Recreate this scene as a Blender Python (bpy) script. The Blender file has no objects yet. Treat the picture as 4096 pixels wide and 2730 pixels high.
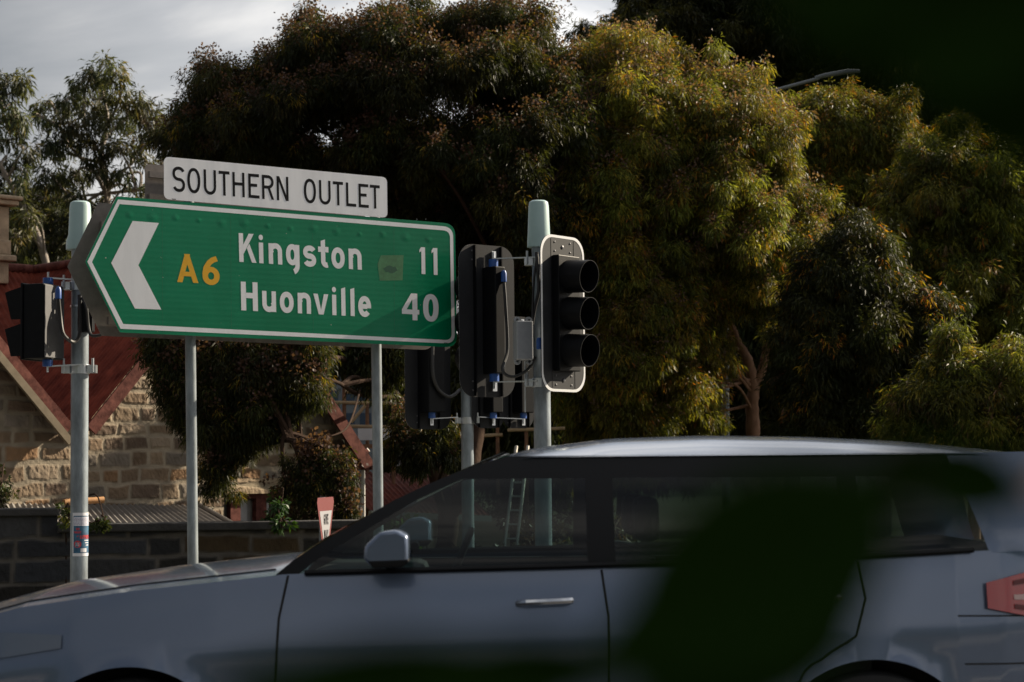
import bpy, math, random
import numpy as np
from mathutils import Vector, Matrix
random.seed(7)
C = bpy.context.scene.collection
R = math.radians
# ------------------------------------------------------------------ camera, sky, sun, exposure
CAMZ, F4, HZ, ROLL = 1.42, 7964.0, 1880.0, 0.0095
TH = math.atan((HZ - 1365.0) / F4)
_f = Vector((0, math.cos(TH), math.sin(TH))); _u0 = Vector((0, -math.sin(TH), math.cos(TH))); _r0 = Vector((1, 0, 0))
_r = (_r0 * math.cos(ROLL) - _u0 * math.sin(ROLL)); _u = (_u0 * math.cos(ROLL) + _r0 * math.sin(ROLL))
cd = bpy.data.cameras.new('camera'); cam = bpy.data.objects.new('camera', cd); C.objects.link(cam)
cd.sensor_width = 36; cd.lens = F4 / 4096 * 36; cd.clip_start = 0.05; cd.clip_end = 3000
cam.matrix_world = Matrix(((_r.x, _u.x, -_f.x, 0), (_r.y, _u.y, -_f.y, 0), (_r.z, _u.z, -_f.z, CAMZ), (0, 0, 0, 1)))
cd.dof.use_dof = True; cd.dof.focus_distance = 14.5; cd.dof.aperture_fstop = 5.0
bpy.context.scene.camera = cam
SUN_AZ, SUN_EL = 29.0, 27.0           # degrees beyond the right-hand plane, degrees above horizon
SUND = Vector((math.cos(R(SUN_AZ)) * math.cos(R(SUN_EL)), math.sin(R(SUN_AZ)) * math.cos(R(SUN_EL)), math.sin(R(SUN_EL))))
W = bpy.data.worlds.new('World'); bpy.context.scene.world = W; W.use_nodes = True
nt = W.node_tree; nt.nodes.clear()
def N(t, typ, **kw):
    n = t.nodes.new(typ)
    for k, v in kw.items(): setattr(n, k, v)
    return n
def ramp(t, src, stops):
    r = N(t, 'ShaderNodeValToRGB'); e = r.color_ramp.elements
    while len(e) < len(stops): e.new(0.5)
    for i, (p, c) in enumerate(stops):
        e[i].position = p; e[i].color = (c[0], c[1], c[2], 1) if not isinstance(c, float) else (c, c, c, 1)
    t.links.new(src, r.inputs[0]); return r
wo = N(nt, 'ShaderNodeOutputWorld'); bg = N(nt, 'ShaderNodeBackground')
sky = N(nt, 'ShaderNodeTexSky', sky_type='NISHITA', sun_disc=False)
sky.sun_elevation = R(SUN_EL); sky.sun_rotation = R(90 - SUN_AZ); sky.air_density = 1.2; sky.dust_density = 1.5
tc = N(nt, 'ShaderNodeTexCoord'); mp = N(nt, 'ShaderNodeMapping'); mp.inputs['Scale'].default_value = (1, 1, 2.2)
mp.inputs['Location'].default_value = (0.37, 0.1, 0.22)
nt.links.new(tc.outputs['Generated'], mp.inputs[0])
nz = N(nt, 'ShaderNodeTexNoise'); nz.inputs['Scale'].default_value = 3.4; nz.inputs['Detail'].default_value = 7; nz.inputs['Roughness'].default_value = .5
nz.inputs['Distortion'].default_value = .35
nt.links.new(mp.outputs[0], nz.inputs['Vector'])
cl = ramp(nt, nz.outputs['Fac'], [(.30, (2.3, 2.45, 2.7)), (.47, (4.4, 4.45, 4.6)), (.60, (7.6, 7.4, 7.1)), (.75, (9.5, 9.2, 8.8))])
# brighter cloud in the half of the sky where the sun stands
sx = N(nt, 'ShaderNodeSeparateXYZ'); nt.links.new(tc.outputs['Generated'], sx.inputs[0])
mr = N(nt, 'ShaderNodeMapRange'); mr.inputs['From Min'].default_value = -.55; mr.inputs['From Max'].default_value = .6
mr.inputs['To Min'].default_value = 1.3; mr.inputs['To Max'].default_value = 2.9
nt.links.new(sx.outputs['Y'], mr.inputs['Value'])
mrx = N(nt, 'ShaderNodeMapRange'); mrx.inputs['From Min'].default_value = -.30; mrx.inputs['From Max'].default_value = -.02   # heavier cloud bank to the left
mrx.inputs['To Min'].default_value = .42; mrx.inputs['To Max'].default_value = 1.0; nt.links.new(sx.outputs['X'], mrx.inputs['Value'])
mml = N(nt, 'ShaderNodeMath', operation='MULTIPLY'); nt.links.new(mr.outputs[0], mml.inputs[0]); nt.links.new(mrx.outputs[0], mml.inputs[1])
mu = N(nt, 'ShaderNodeMixRGB', blend_type='MULTIPLY'); mu.inputs[0].default_value = 1
nt.links.new(cl.outputs[0], mu.inputs[1]); nt.links.new(mml.outputs[0], mu.inputs[2])
msk = ramp(nt, nz.outputs['Fac'], [(.25, .55), (.55, .95)])
mx = N(nt, 'ShaderNodeMixRGB'); nt.links.new(msk.outputs[0], mx.inputs[0])
nt.links.new(sky.outputs[0], mx.inputs[1]); nt.links.new(mu.outputs[0], mx.inputs[2])
nt.links.new(mx.outputs[0], bg.inputs[0]); bg.inputs[1].default_value = 0.034
nt.links.new(bg.outputs[0], wo.inputs[0])
sl = bpy.data.lights.new('sun', 'SUN'); sl.energy = 5.0; sl.angle = R(.6); sl.color = (1, .86, .66)
so = bpy.data.objects.new('sun', sl); C.objects.link(so); so.location = (30, 15, 25)
so.rotation_euler = SUND.to_track_quat('Z', 'Y').to_euler()
vs = bpy.context.scene.view_settings
vs.view_transform = 'Standard'; vs.look = 'None'; vs.exposure = 1.0; vs.gamma = 1
bpy.context.scene.cycles.max_bounces = 8; bpy.context.scene.cycles.transparent_max_bounces = 16

# ------------------------------------------------------------------ helpers
CP = Vector((0, 0, CAMZ))
def ray(px, py): return _f + _r * ((px - 2048) / F4) + _u * ((1365 - py) / F4)
def at(px, py, Y):
    d = ray(px, py); return CP + d * (Y / d.y)
def pix(p):
    q = Vector(p) - CP; z_ = q.dot(_f); return 2048 + F4 * q.dot(_r) / z_, 1365 - F4 * q.dot(_u) / z_
class Plane:
    def __init__(s, p, ang):
        s.p = Vector(p); s.n = Vector((math.sin(R(ang)), -math.cos(R(ang)), 0)); s.u = Vector((math.cos(R(ang)), math.sin(R(ang)), 0))
    def __call__(s, px, py, off=0.0):
        d = ray(px, py); t = ((s.p + s.n * off) - CP).dot(s.n) / d.dot(s.n); return CP + d * t
    def sz(s, px, py):
        q = s(px, py); return ((q - s.p).dot(s.u), q.z)
    def pt(s, a, z, off=0.0):
        q = s.p + s.u * a + s.n * off; return Vector((q.x, q.y, z))
def tag(o, label=None, cat=None, group=None, kind=None):
    if label: o['label'] = label
    if cat: o['category'] = cat
    if group: o['group'] = group
    if kind: o['kind'] = kind
    return o
def thing(name, label, cat, loc, group=None):
    o = bpy.data.objects.new(name, None); C.objects.link(o); o.location = loc; o.empty_display_size = .2
    return tag(o, label, cat, group)
def link(o, parent):
    C.objects.link(o)
    if parent:
        o.parent = parent
        if parent.type == 'EMPTY': o.matrix_parent_inverse = Matrix.Translation(-Vector(parent.location))
    return o
class MB:
    def __init__(s): s.v = []; s.f = []; s.uv = None
    def add(s, vs_, fs):
        b = len(s.v); s.v += [tuple(v) for v in vs_]; s.f += [tuple(i + b for i in f) for f in fs]; return s
    def box(s, c, ax, ay, az):
        c = Vector(c); ax = Vector(ax); ay = Vector(ay); az = Vector(az)
        P = [c + ax * i + ay * j + az * k for k in (-1, 1) for j in (-1, 1) for i in (-1, 1)]
        fs = [(0, 2, 3, 1), (4, 5, 7, 6), (0, 1, 5, 4), (2, 6, 7, 3), (0, 4, 6, 2), (1, 3, 7, 5)]
        if ax.cross(ay).dot(az) < 0: fs = [f[::-1] for f in fs]
        return s.add(P, fs)
    def prism(s, pts, vec, cap0=True):
        n = len(pts); pts = [Vector(p) for p in pts]; vec = Vector(vec)
        s.add(pts + [p + vec for p in pts], ([tuple(range(n))] if cap0 else []) + [tuple(range(2 * n - 1, n - 1, -1))] + [(i, i + n, (i + 1) % n + n, (i + 1) % n) for i in range(n)])
        return s
    def tube(s, path, rad, n=10, caps=True):
        path = [Vector(p) for p in path]; m = len(path)
        if not hasattr(rad, '__len__'): rad = [rad] * m
        vs_ = []; ref = None
        for i, p in enumerate(path):
            t = (path[min(i + 1, m - 1)] - path[max(i - 1, 0)]).normalized()
            if ref is None:
                ref = t.cross(Vector((0, 0, 1)) if abs(t.z) < .9 else Vector((1, 0, 0))).normalized()
            ref = (ref - t * ref.dot(t)).normalized(); b = t.cross(ref)
            vs_ += [p + (ref * math.cos(2 * math.pi * k / n) + b * math.sin(2 * math.pi * k / n)) * rad[i] for k in range(n)]
        fs = [(i * n + k, i * n + (k + 1) % n, (i + 1) * n + (k + 1) % n, (i + 1) * n + k) for i in range(m - 1) for k in range(n)]
        if caps: fs += [tuple(range(n - 1, -1, -1)), tuple(range((m - 1) * n, m * n))]
        return s.add(vs_, fs)
    def lathe(s, c, axis, prof, n=24, ref=None):
        c = Vector(c); a = Vector(axis).normalized()
        r = Vector(ref) if ref else a.cross(Vector((0, 0, 1)) if abs(a.z) < .9 else Vector((1, 0, 0))); r.normalize(); b = a.cross(r)
        m = len(prof); vs_ = []
        for (rr, h) in prof: vs_ += [c + a * h + (r * math.cos(2 * math.pi * k / n) + b * math.sin(2 * math.pi * k / n)) * rr for k in range(n)]
        fs = [(i * n + k, i * n + (k + 1) % n, (i + 1) * n + (k + 1) % n, (i + 1) * n + k) for i in range(m - 1) for k in range(n)]
        return s.add(vs_, fs)
    def grid(s, P):   # P[i][j]
        a = len(P); b = len(P[0])
        return s.add([p for row in P for p in row], [(i * b + j, i * b + j + 1, (i + 1) * b + j + 1, (i + 1) * b + j) for i in range(a - 1) for j in range(b - 1)])
    def build(s, name, m, parent=None, smooth=False, bevel=0, label=None):
        me = bpy.data.meshes.new(name); me.from_pydata(s.v, [], s.f); me.validate(); me.update()
        me.materials.append(m)
        if smooth:
            for p in me.polygons: p.use_smooth = True
            try: me.set_sharp_from_angle(angle=R(40))
            except Exception: pass
        o = bpy.data.objects.new(name, me)
        if label: o['label'] = label
        link(o, parent)
        if bevel:
            bm = o.modifiers.new('bevel', 'BEVEL'); bm.width = bevel; bm.segments = 2; bm.limit_method = 'ANGLE'
        return o
def catmull(pts, n=6):
    pts = [Vector(p) for p in pts]; out = []
    for i in range(len(pts) - 1):
        p0 = pts[max(i - 1, 0)]; p1 = pts[i]; p2 = pts[i + 1]; p3 = pts[min(i + 2, len(pts) - 1)]
        for k in range(n):
            t = k / n
            out.append(.5 * ((2 * p1) + (p2 - p0) * t + (2 * p0 - 5 * p1 + 4 * p2 - p3) * t * t + (3 * p1 - p0 - 3 * p2 + p3) * t ** 3))
    return out + [pts[-1]]
def mat(name, col, rough=.6, metal=0., var=0., vscale=8., bump=0., bscale=60., spec=.5, coat=0., stretch=(1, 1, 1), col2=None):
    m = bpy.data.materials.new(name); m.use_nodes = True; t = m.node_tree; b = t.nodes['Principled BSDF']
    b.inputs['Base Color'].default_value = (*col, 1); b.inputs['Roughness'].default_value = rough; b.inputs['Metallic'].default_value = metal
    b.inputs['Specular IOR Level'].default_value = spec; b.inputs['Coat Weight'].default_value = coat; b.inputs['Coat Roughness'].default_value = .08
    if var or bump:
        g = N(t, 'ShaderNodeTexCoord'); mpp = N(t, 'ShaderNodeMapping'); mpp.inputs['Scale'].default_value = stretch
        t.links.new(g.outputs['Object'], mpp.inputs[0])
    if var:
        n = N(t, 'ShaderNodeTexNoise'); n.inputs['Scale'].default_value = vscale; n.inputs['Detail'].default_value = 6; n.inputs['Roughness'].default_value = .65
        t.links.new(mpp.outputs[0], n.inputs['Vector'])
        lo = tuple(c * (1 - var) for c in col); hi = col2 or tuple(min(1, c * (1 + var)) for c in col)
        rp = ramp(t, n.outputs['Fac'], [(.3, lo), (.7, hi)]); t.links.new(rp.outputs[0], b.inputs['Base Color'])
    if bump:
        n2 = N(t, 'ShaderNodeTexNoise'); n2.inputs['Scale'].default_value = bscale; n2.inputs['Detail'].default_value = 5
        t.links.new(mpp.outputs[0], n2.inputs['Vector'])
        bp = N(t, 'ShaderNodeBump'); bp.inputs['Strength'].default_value = bump; bp.inputs['Distance'].default_value = .02
        t.links.new(n2.outputs['Fac'], bp.inputs['Height']); t.links.new(bp.outputs[0], b.inputs['Normal'])
    return m
def attr_mat(name, rough=.85, transl=0., spec=.3, bump=0, bscale=50):
    m = bpy.data.materials.new(name); m.use_nodes = True; t = m.node_tree; b = t.nodes['Principled BSDF']
    a = N(t, 'ShaderNodeAttribute', attribute_name='Col'); b.inputs['Roughness'].default_value = rough
    b.inputs['Specular IOR Level'].default_value = spec
    t.links.new(a.outputs['Color'], b.inputs['Base Color'])
    if transl:
        tr = N(t, 'ShaderNodeBsdfTranslucent'); ms = N(t, 'ShaderNodeMixShader'); ms.inputs[0].default_value = transl
        gm = N(t, 'ShaderNodeMixRGB', blend_type='MULTIPLY'); gm.inputs[0].default_value = 1; gm.inputs[2].default_value = (1.25, 1.2, .55, 1)
        t.links.new(a.outputs['Color'], gm.inputs[1]); t.links.new(gm.outputs[0], tr.inputs[0])
        t.links.new(b.outputs[0], ms.inputs[1]); t.links.new(tr.outputs[0], ms.inputs[2])
        t.links.new(ms.outputs[0], t.nodes['Material Output'].inputs[0])
    if bump:
        g = N(t, 'ShaderNodeTexCoord'); n2 = N(t, 'ShaderNodeTexNoise'); n2.inputs['Scale'].default_value = bscale; n2.inputs['Detail'].default_value = 6
        t.links.new(g.outputs['Object'], n2.inputs['Vector'])
        bp = N(t, 'ShaderNodeBump'); bp.inputs['Strength'].default_value = bump; bp.inputs['Distance'].default_value = .02
        t.links.new(n2.outputs['Fac'], bp.inputs['Height']); t.links.new(bp.outputs[0], b.inputs['Normal'])
    return m
# materials
M = {}
M['galv'] = mat('galvanised steel', (.21, .245, .275), .42, .25, .4, 13, .06, 40, stretch=(1, 1, .35))
M['galvpost'] = mat('weathered galvanised steel', (.20, .23, .25), .45, .25, .35, 16, .04, 50, stretch=(1, 1, .3))
M['cap'] = mat('pale blue green plastic', (.33, .46, .46), .38, 0, .06, 6)
M['black'] = mat('black powder coat', (.004, .0045, .006), .5, 0, .3, 20, .03, 200, spec=.14)
M['board'] = mat('matt black sheet', (.016, .017, .020), .6, 0, .15, 12, .02, 120, spec=.2)
M['boardedge'] = mat('white reflective tape', (.58, .59, .61), .4)
M['blue'] = mat('blue plastic', (.015, .075, .30), .4, 0, .1, 30)
M['cable'] = mat('black rubber cable', (.018, .018, .02), .45)
M['grey'] = mat('grey plastic box', (.30, .32, .35), .5, 0, .08, 30)
M['steel'] = mat('bright steel', (.6, .62, .65), .3, .9)
M['zinc'] = mat('dull zinc', (.12, .12, .13), .5, .5)
M['lens'] = mat('dark lens', (.02, .006, .006), .25)
M['alu'] = mat('weathered aluminium sheet', (.20, .175, .16), .55, .35, .2, 14, .03, 90)
M['white'] = mat('white sign sheeting', (.80, .81, .84), .32, 0, .08, 7, stretch=(1.6, 1.6, .3), col2=(.84, .85, .88))
M['ink'] = mat('black sign lettering', (.008, .008, .010), .5, spec=.12)
M['yellow'] = mat('yellow sign lettering', (.72, .38, .012), .4)
# ------------------------------------------------------------------ ground, road, kerb
def sheet(name, x0, x1, y0, y1, z, m):
    b = MB().add([(x0, y0, z), (x1, y0, z), (x1, y1, z), (x0, y1, z)], [(0, 1, 2, 3)]); return tag(b.build(name, m), kind='structure')
sheet('ground', -700, 700, -300, 900, -.004, mat('dry soil and grass', (.045, .045, .024), .95, 0, .45, .8, .3, 3, spec=.05))
sheet('road', -200, 200, -1.2, 11.2, .0, mat('asphalt', (.045, .046, .05), .9, 0, .25, 1.5, .25, 180))
sheet('footpath', -200, 200, -3.2, -1.45, .13, mat('concrete path', (.22, .21, .195), .9, 0, .15, 2, .1, 80, spec=.2))
sheet('footpath', -200, 200, 11.45, 16.5, .13, mat('far concrete path', (.20, .195, .18), .9, 0, .15, 2, .1, 80, spec=.2))
for (y0, y1) in ((-1.45, -1.2), (11.2, 11.45)):
    tag(MB().box((0, (y0 + y1) / 2, .06), (200, 0, 0), (0, (y1 - y0) / 2, 0), (0, 0, .075)).build('kerb', mat('kerb concrete', (.36, .35, .33), .9, 0, .15, 3), bevel=.02), kind='structure')
tag(MB().box((0, 5.2, .004), (200, 0, 0), (0, .05, 0), (0, 0, .002)).build('lane_marking', mat('road paint', (.7, .7, .68), .7, 0, .15, 9)), kind='structure')

# ------------------------------------------------------------------ stroke lettering
def arc(cx, cy, rx, ry, a0, a1, n=18, e=1.0):
    out = []
    for i in range(n + 1):
        a = R(a0 + (a1 - a0) * i / n); c, s = math.cos(a), math.sin(a)
        out.append((cx + rx * math.copysign(abs(c) ** e, c), cy + ry * math.copysign(abs(s) ** e, s)))
    return out
def bar(x0, y0, x1, y1, t): return ('p', [(x0, y0), (x0 + t, y0), (x1 + t, y1), (x1, y1)])
def glyph(ch, w):
    h = w / 2; xh = .72
    rect = lambda x0, y0, x1, y1: ('p', [(x0, y0), (x1, y0), (x1, y1), (x0, y1)])
    def oo(Wd, y0, y1, e=.9): return ('s', arc(Wd / 2, (y0 + y1) / 2, Wd / 2 - h, (y1 - y0) / 2 - h, 0, 360, 40, e)[:-1], True)
    def ss(Wd, H):
        ry = (H - w) / 4 + .006; rx = Wd / 2 - h
        return ('s', arc(Wd / 2, H - h - ry + .012, rx, ry, 22, 262, 22, .92) + arc(Wd / 2, h + ry - .012, rx, ry, 82, -158, 22, .92), False)
    if ch == 'O': Wd = .62; return Wd, [oo(Wd, -.012, 1.012)]
    if ch == '0': Wd = .56; return Wd, [oo(Wd, -.012, 1.012, .86)]
    if ch == 'S': Wd = .60; return Wd, [ss(Wd, 1)]
    if ch == 'U': Wd = .62; return Wd, [('s', [(h, 1)] + arc(Wd / 2, .33, Wd / 2 - h, .33 - h + .012, 180, 360, 20, .92) + [(Wd - h, 1)], False)]
    if ch == 'T': Wd = .55; return Wd, [rect(0, 1 - w, Wd, 1), rect(Wd / 2 - h, 0, Wd / 2 + h, 1 - w)]
    if ch == 'H': Wd = .63; return Wd, [rect(0, 0, w, 1), rect(Wd - w, 0, Wd, 1), rect(w, .53 - h, Wd - w, .53 + h)]
    if ch == 'E': Wd = .55; return Wd, [rect(0, 0, w, 1), rect(w, 0, Wd, w), rect(w, 1 - w, Wd * .98, 1), rect(w, .53 - h, Wd * .8, .53 + h)]
    if ch == 'F': Wd = .53; return Wd, [rect(0, 0, w, 1), rect(w, 1 - w, Wd, 1), rect(w, .53 - h, Wd * .8, .53 + h)]
    if ch == 'L': Wd = .53; return Wd, [rect(0, 0, w, 1), rect(w, 0, Wd, w)]
    if ch == 'I': return w, [rect(0, 0, w, 1)]
    if ch in 'RP':
        Wd = .60; ry = .28 - h
        g = [rect(0, 0, w, 1), ('s', [(w, 1 - h)] + arc(Wd * .52, 1 - h - ry, Wd * .48 - h, ry, 90, -90, 16) + [(w, 1 - h - 2 * ry)], False)]
        if ch == 'R': g.append(bar(Wd * .44, 1 - w - 2 * ry + h, Wd - w, 0, w * 1.05))
        return Wd, g
    if ch == 'N': Wd = .63; return Wd, [rect(0, 0, w, 1), rect(Wd - w, 0, Wd, 1), bar(w * .12, 1, Wd - w * 1.18, 0, w * 1.06)]
    if ch == 'A': Wd = .74; return Wd, [bar(0, 0, Wd / 2 - h * .8, 1, w * .98), bar(Wd - w * .98, 0, Wd / 2 - h * 1.15, 1, w * .98), rect(Wd * .26, .22, Wd * .74, .22 + w * .85)]
    if ch == 'V': Wd = .68; return Wd, [bar(0, 1, Wd / 2 - h, 0, w), bar(Wd - w, 1, Wd / 2 - h, 0, w)]
    if ch == 'Y': Wd = .66; return Wd, [rect(Wd / 2 - h, 0, Wd / 2 + h, .45), bar(0, 1, Wd / 2 - h, .42, w), bar(Wd - w, 1, Wd / 2 - h, .42, w)]
    if ch == 'W': Wd = .9; return Wd, [bar(0, 1, .18, 0, w), bar(.42, 1, .22, 0, w * .9), bar(.40, 1, .60, 0, w * .9), bar(Wd - w, 1, .62, 0, w)]
    if ch == 'G': Wd = .62; return Wd, [('s', arc(Wd / 2, .5, Wd / 2 - h, .5 - h, 40, 350, 36, .9), False), rect(Wd / 2, .40, Wd, .40 + w)]
    if ch == 'K': Wd = .76; return Wd, [rect(0, 0, w * 1.02, 1), ('p', [(w, .27), (Wd * .88, 1), (Wd * .59, 1), (w, .60)]), ('p', [(Wd * .455, .49), (Wd * .74, 0), (Wd, 0), (Wd * .61, .65)])]
    if ch == 'i': return w, [rect(0, 0, w, xh), ('p', arc(w / 2, .90, w / 2 * 1.0, .095, 0, 360, 20)[:-1])]
    if ch == 'l': return w, [('p', [(0, 0), (w, 0), (w, 1), (0, .945)])]
    if ch == 'n': Wd = .59; return Wd, [rect(0, 0, w, xh), ('s', [(h * 1.5, .38)] + arc(Wd / 2, xh - h - .22 + .012, Wd / 2 - h, .22, 168, 0, 18, .9) + [(Wd - h, 0)], False)]
    if ch == 'u': Wd = .60; return Wd, [rect(Wd - w, 0, Wd, xh), ('s', [(h, xh)] + arc(Wd / 2, h + .22 - .012, Wd / 2 - h, .22, 180, 348, 18, .9) + [(Wd - h * 1.5, .34)], False)]
    if ch == 'o': Wd = .59; return Wd, [oo(Wd, -.012, xh + .012, .93)]
    if ch == 's': Wd = .56; return Wd, [ss(Wd, xh)]
    if ch == 'g':
        Wd = .59; cx = (Wd - h * .4) / 2
        return Wd, [('s', arc(cx, .37, cx - h, .36 - h + .01, 0, 360, 36, .93)[:-1], True), ('s', [(Wd - h, xh), (Wd - h, .05)] + arc(Wd * .42, .02, Wd * .58 - h, .26, 0, -68, 12), False)]
    if ch == 't': Wd = .45; return Wd, [('p', [(.12, .42), (.12 + w, .42), (.12 + w, .98), (.12, .92)]), ('s', [(.12 + h, .45), (.12 + h, .22)] + arc(.12 + h + .14, .22, .14, .22 - h + .01, 180, 292, 10), False), rect(0, xh - w, .12, xh), rect(.12 + w, xh - w, Wd, xh)]
    if ch == 'v': Wd = .65; return Wd, [('p', [(0, xh), (w * 1.02, xh), (Wd / 2 + .01, .12), (Wd / 2 + w * .55, 0), (Wd / 2 - w * .55, 0)]), ('p', [(Wd - w * 1.02, xh), (Wd, xh), (Wd / 2 + w * .55, 0), (Wd / 2 - w * .5, 0), (Wd / 2 - .01, .12)])]
    if ch == 'e': Wd = .57; return Wd, [('s', [(Wd - h, .36 - .055)] + arc(Wd / 2, .36, Wd / 2 - h, .36 - h + .01, 4, 318, 34, .95), False), rect(w * .9, .36 - .085, Wd - w * .9, .36 + .085)]
    if ch == '1': Wd = .30; return Wd, [rect(Wd - w * 1.05, 0, Wd, 1), ('p', [(0, .80), (Wd - w * 1.05, .86), (Wd - w * 1.05, 1.0), (Wd - w * 1.1, 1.0), (0, .90)])]
    if ch == '4': Wd = .66; return Wd, [rect(.40, 0, .40 + w, 1), rect(0, .22, Wd, .22 + w * .92), ('p', [(0, .22 + w * .9), (w * .95, .22 + w * .9), (.41, .80), (.41, 1.0), (.36, 1.0)])]
    if ch == '6': Wd = .58; return Wd, [oo(Wd, -.012, .62, .95), ('s', [(h, .30)] + [(h, .40), (h + .035, .58), (h + .14, .76), (h + .26, .86), (Wd - h * .9, .915)], False)]
    return .3, []
def ribbon(pts, closed, w):
    n = len(pts); P = [Vector((p[0], p[1])) for p in pts]; L = []; Rr = []
    for i in range(n):
        a = P[(i - 1) % n] if (closed or i > 0) else None; b = P[(i + 1) % n] if (closed or i < n - 1) else None
        d1 = (P[i] - a).normalized() if a is not None and (P[i] - a).length > 1e-6 else None; d2 = (b - P[i]).normalized() if b is not None and (b - P[i]).length > 1e-6 else None
        if d1 is None: d1 = d2
        if d2 is None: d2 = d1
        t = (d1 + d2).normalized(); nn = Vector((-t.y, t.x)); k = max(.5, abs(nn.dot(Vector((-d1.y, d1.x)))))
        L.append(P[i] + nn * (w / 2 / k)); Rr.append(P[i] - nn * (w / 2 / k))
    q = []
    for i in range(n if closed else n - 1): q.append([Rr[i], Rr[(i + 1) % n], L[(i + 1) % n], L[i]])
    return q
def glyph_polys(ch, w):
    Wd, items = glyph(ch, w); out = []
    for k, it in enumerate(items):
        if it[0] == 'p': out.append((k, [Vector(p) for p in it[1]]))
        else: out += [(k, q) for q in ribbon(it[1], it[2], w)]
    return Wd, out
def put_glyph(mb, ch, w, x0, x1, base, cap, slope, lean, place):
    """x0,x1 photo px of the glyph box, base = baseline y px at x0, cap = cap height px; place(px,py,layer)->world"""
    Wd, polys = glyph_polys(ch, w)
    for k, q in polys:
        vs_ = []
        for p in q:
            gx = x0 + (x1 - x0) * p.x / Wd; gy = base + slope * (gx - x0) - cap * p.y
            gx -= lean * cap * p.y
            vs_.append(place(gx, gy, k))
        mb.add(vs_, [tuple(range(len(vs_)))])
# ------------------------------------------------------------------ direction sign
SP = Plane(at(467, 786, 12.3), 31.5)
def rounded(pts, rad, n=6):
    out = []; m = len(pts)
    for i, p in enumerate(pts):
        r = rad[i]; p = Vector(p)
        if r <= 0: out.append((p.x, p.y)); continue
        a = Vector(pts[i - 1]); b = Vector(pts[(i + 1) % m])
        q0 = p + (a - p).normalized() * r; q1 = p + (b - p).normalized() * r
        for k in range(n + 1):
            t = k / n; # circular-ish blend
            v = q0 * (1 - t) ** 2 + p * 2 * t * (1 - t) * 1.0 + q1 * t * t; out.append((v.x, v.y))
    return out
sign = thing('direction_sign', 'big green arrow road sign reading Kingston and Huonville under a white nameplate', 'road sign', (SP(1150, 1500).x, SP(1150, 1500).y, 0.13))
mg = bpy.data.materials.new('green sign sheeting'); mg.use_nodes = True; t = mg.node_tree; b = t.nodes['Principled BSDF']
g = N(t, 'ShaderNodeTexCoord'); n1 = N(t, 'ShaderNodeTexNoise'); n1.inputs['Scale'].default_value = 2.2; n1.inputs['Detail'].default_value = 5
t.links.new(g.outputs['Object'], n1.inputs['Vector']); rp = ramp(t, n1.outputs['Fac'], [(.3, (.0, .16, .072)), (.7, (.001, .20, .096))])
n3 = N(t, 'ShaderNodeTexNoise'); n3.inputs['Scale'].default_value = 38; n3.inputs['Detail'].default_value = 1   # stray specks
t.links.new(g.outputs['Object'], n3.inputs['Vector']); r3 = ramp(t, n3.outputs['Fac'], [(.80, 0.), (.82, 1.)])
mxx = N(t, 'ShaderNodeMixRGB'); mxx.inputs[2].default_value = (.45, .48, .40, 1); t.links.new(r3.outputs[0], mxx.inputs[0]); t.links.new(rp.outputs[0], mxx.inputs[1])
t.links.new(mxx.outputs[0], b.inputs['Base Color']); b.inputs['Roughness'].default_value = .26; b.inputs['Specular IOR Level'].default_value = .35
wv = N(t, 'ShaderNodeTexWave', bands_direction='Z'); wv.inputs['Scale'].default_value = 9.; wv.inputs['Distortion'].default_value = .6; wv.inputs['Detail'].default_value = 2
t.links.new(g.outputs['Object'], wv.inputs['Vector']); n4 = N(t, 'ShaderNodeTexNoise'); n4.inputs['Scale'].default_value = 3.; n4.inputs['Detail'].default_value = 3
t.links.new(g.outputs['Object'], n4.inputs['Vector'])
ad = N(t, 'ShaderNodeMath', operation='MULTIPLY_ADD'); ad.inputs[1].default_value = .06; t.links.new(wv.outputs['Fac'], ad.inputs[0]); t.links.new(n4.outputs['Fac'], ad.inputs[2])
bp = N(t, 'ShaderNodeBump'); bp.inputs['Strength'].default_value = .10; bp.inputs['Distance'].default_value = .02
t.links.new(ad.outputs[0], bp.inputs['Height']); t.links.new(bp.outputs[0], b.inputs['Normal'])
OUT = rounded([(467, 786), (1820, 896), (1828, 1391), (480, 1331), (341, 1048)], [6, 46, 46, 6, 5])
# panel front is a fine grid-free polygon plus dimples pressed in by the rail rivets
pb = MB().prism([SP(x, y) for x, y in OUT], -SP.n * .003)
# dimples: shallow domes in the sheet along the top and bottom rails
db = pb
for i in range(14):
    x = 520 + i * 92; y = 815 + .0813 * (x - 467) + 40 + 4 * math.sin(i * 2.1); cpt = SP(x, y, .0002); s = .030 + .010 * math.sin(i * 1.7)
    pts = [[cpt + SP.u * (math.cos(a * math.pi / 8) * s * k / 5) + Vector((0, 0, 1)) * (math.sin(a * math.pi / 8) * s * .9 * k / 5) + SP.n * (.0010 * (1 - (k / 5) ** 2) ** 2) for a in range(17)] for k in range(6)]
    db.grid([r[::-1] for r in pts])
db.build('panel', mg, sign, True)
ro = rounded([(472, 799), (1812, 909), (1820, 1376), (482, 1316), (349.5, 1048)], [0, 40, 40, 0, 0], 8)
ri = rounded([(478.6, 817), (1799.5, 924.5), (1807, 1362), (493, 1297), (368, 1049)], [0, 28, 28, 0, 0], 8)
bb = MB(); k = len(ro); bb.add([SP(x, y, .0004) for x, y in ro] + [SP(x, y, .0004) for x, y in ri], [((i + 1) % k, i, i + k, (i + 1) % k + k) for i in range(k)])
bb.build('border', M['white'], sign)
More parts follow.
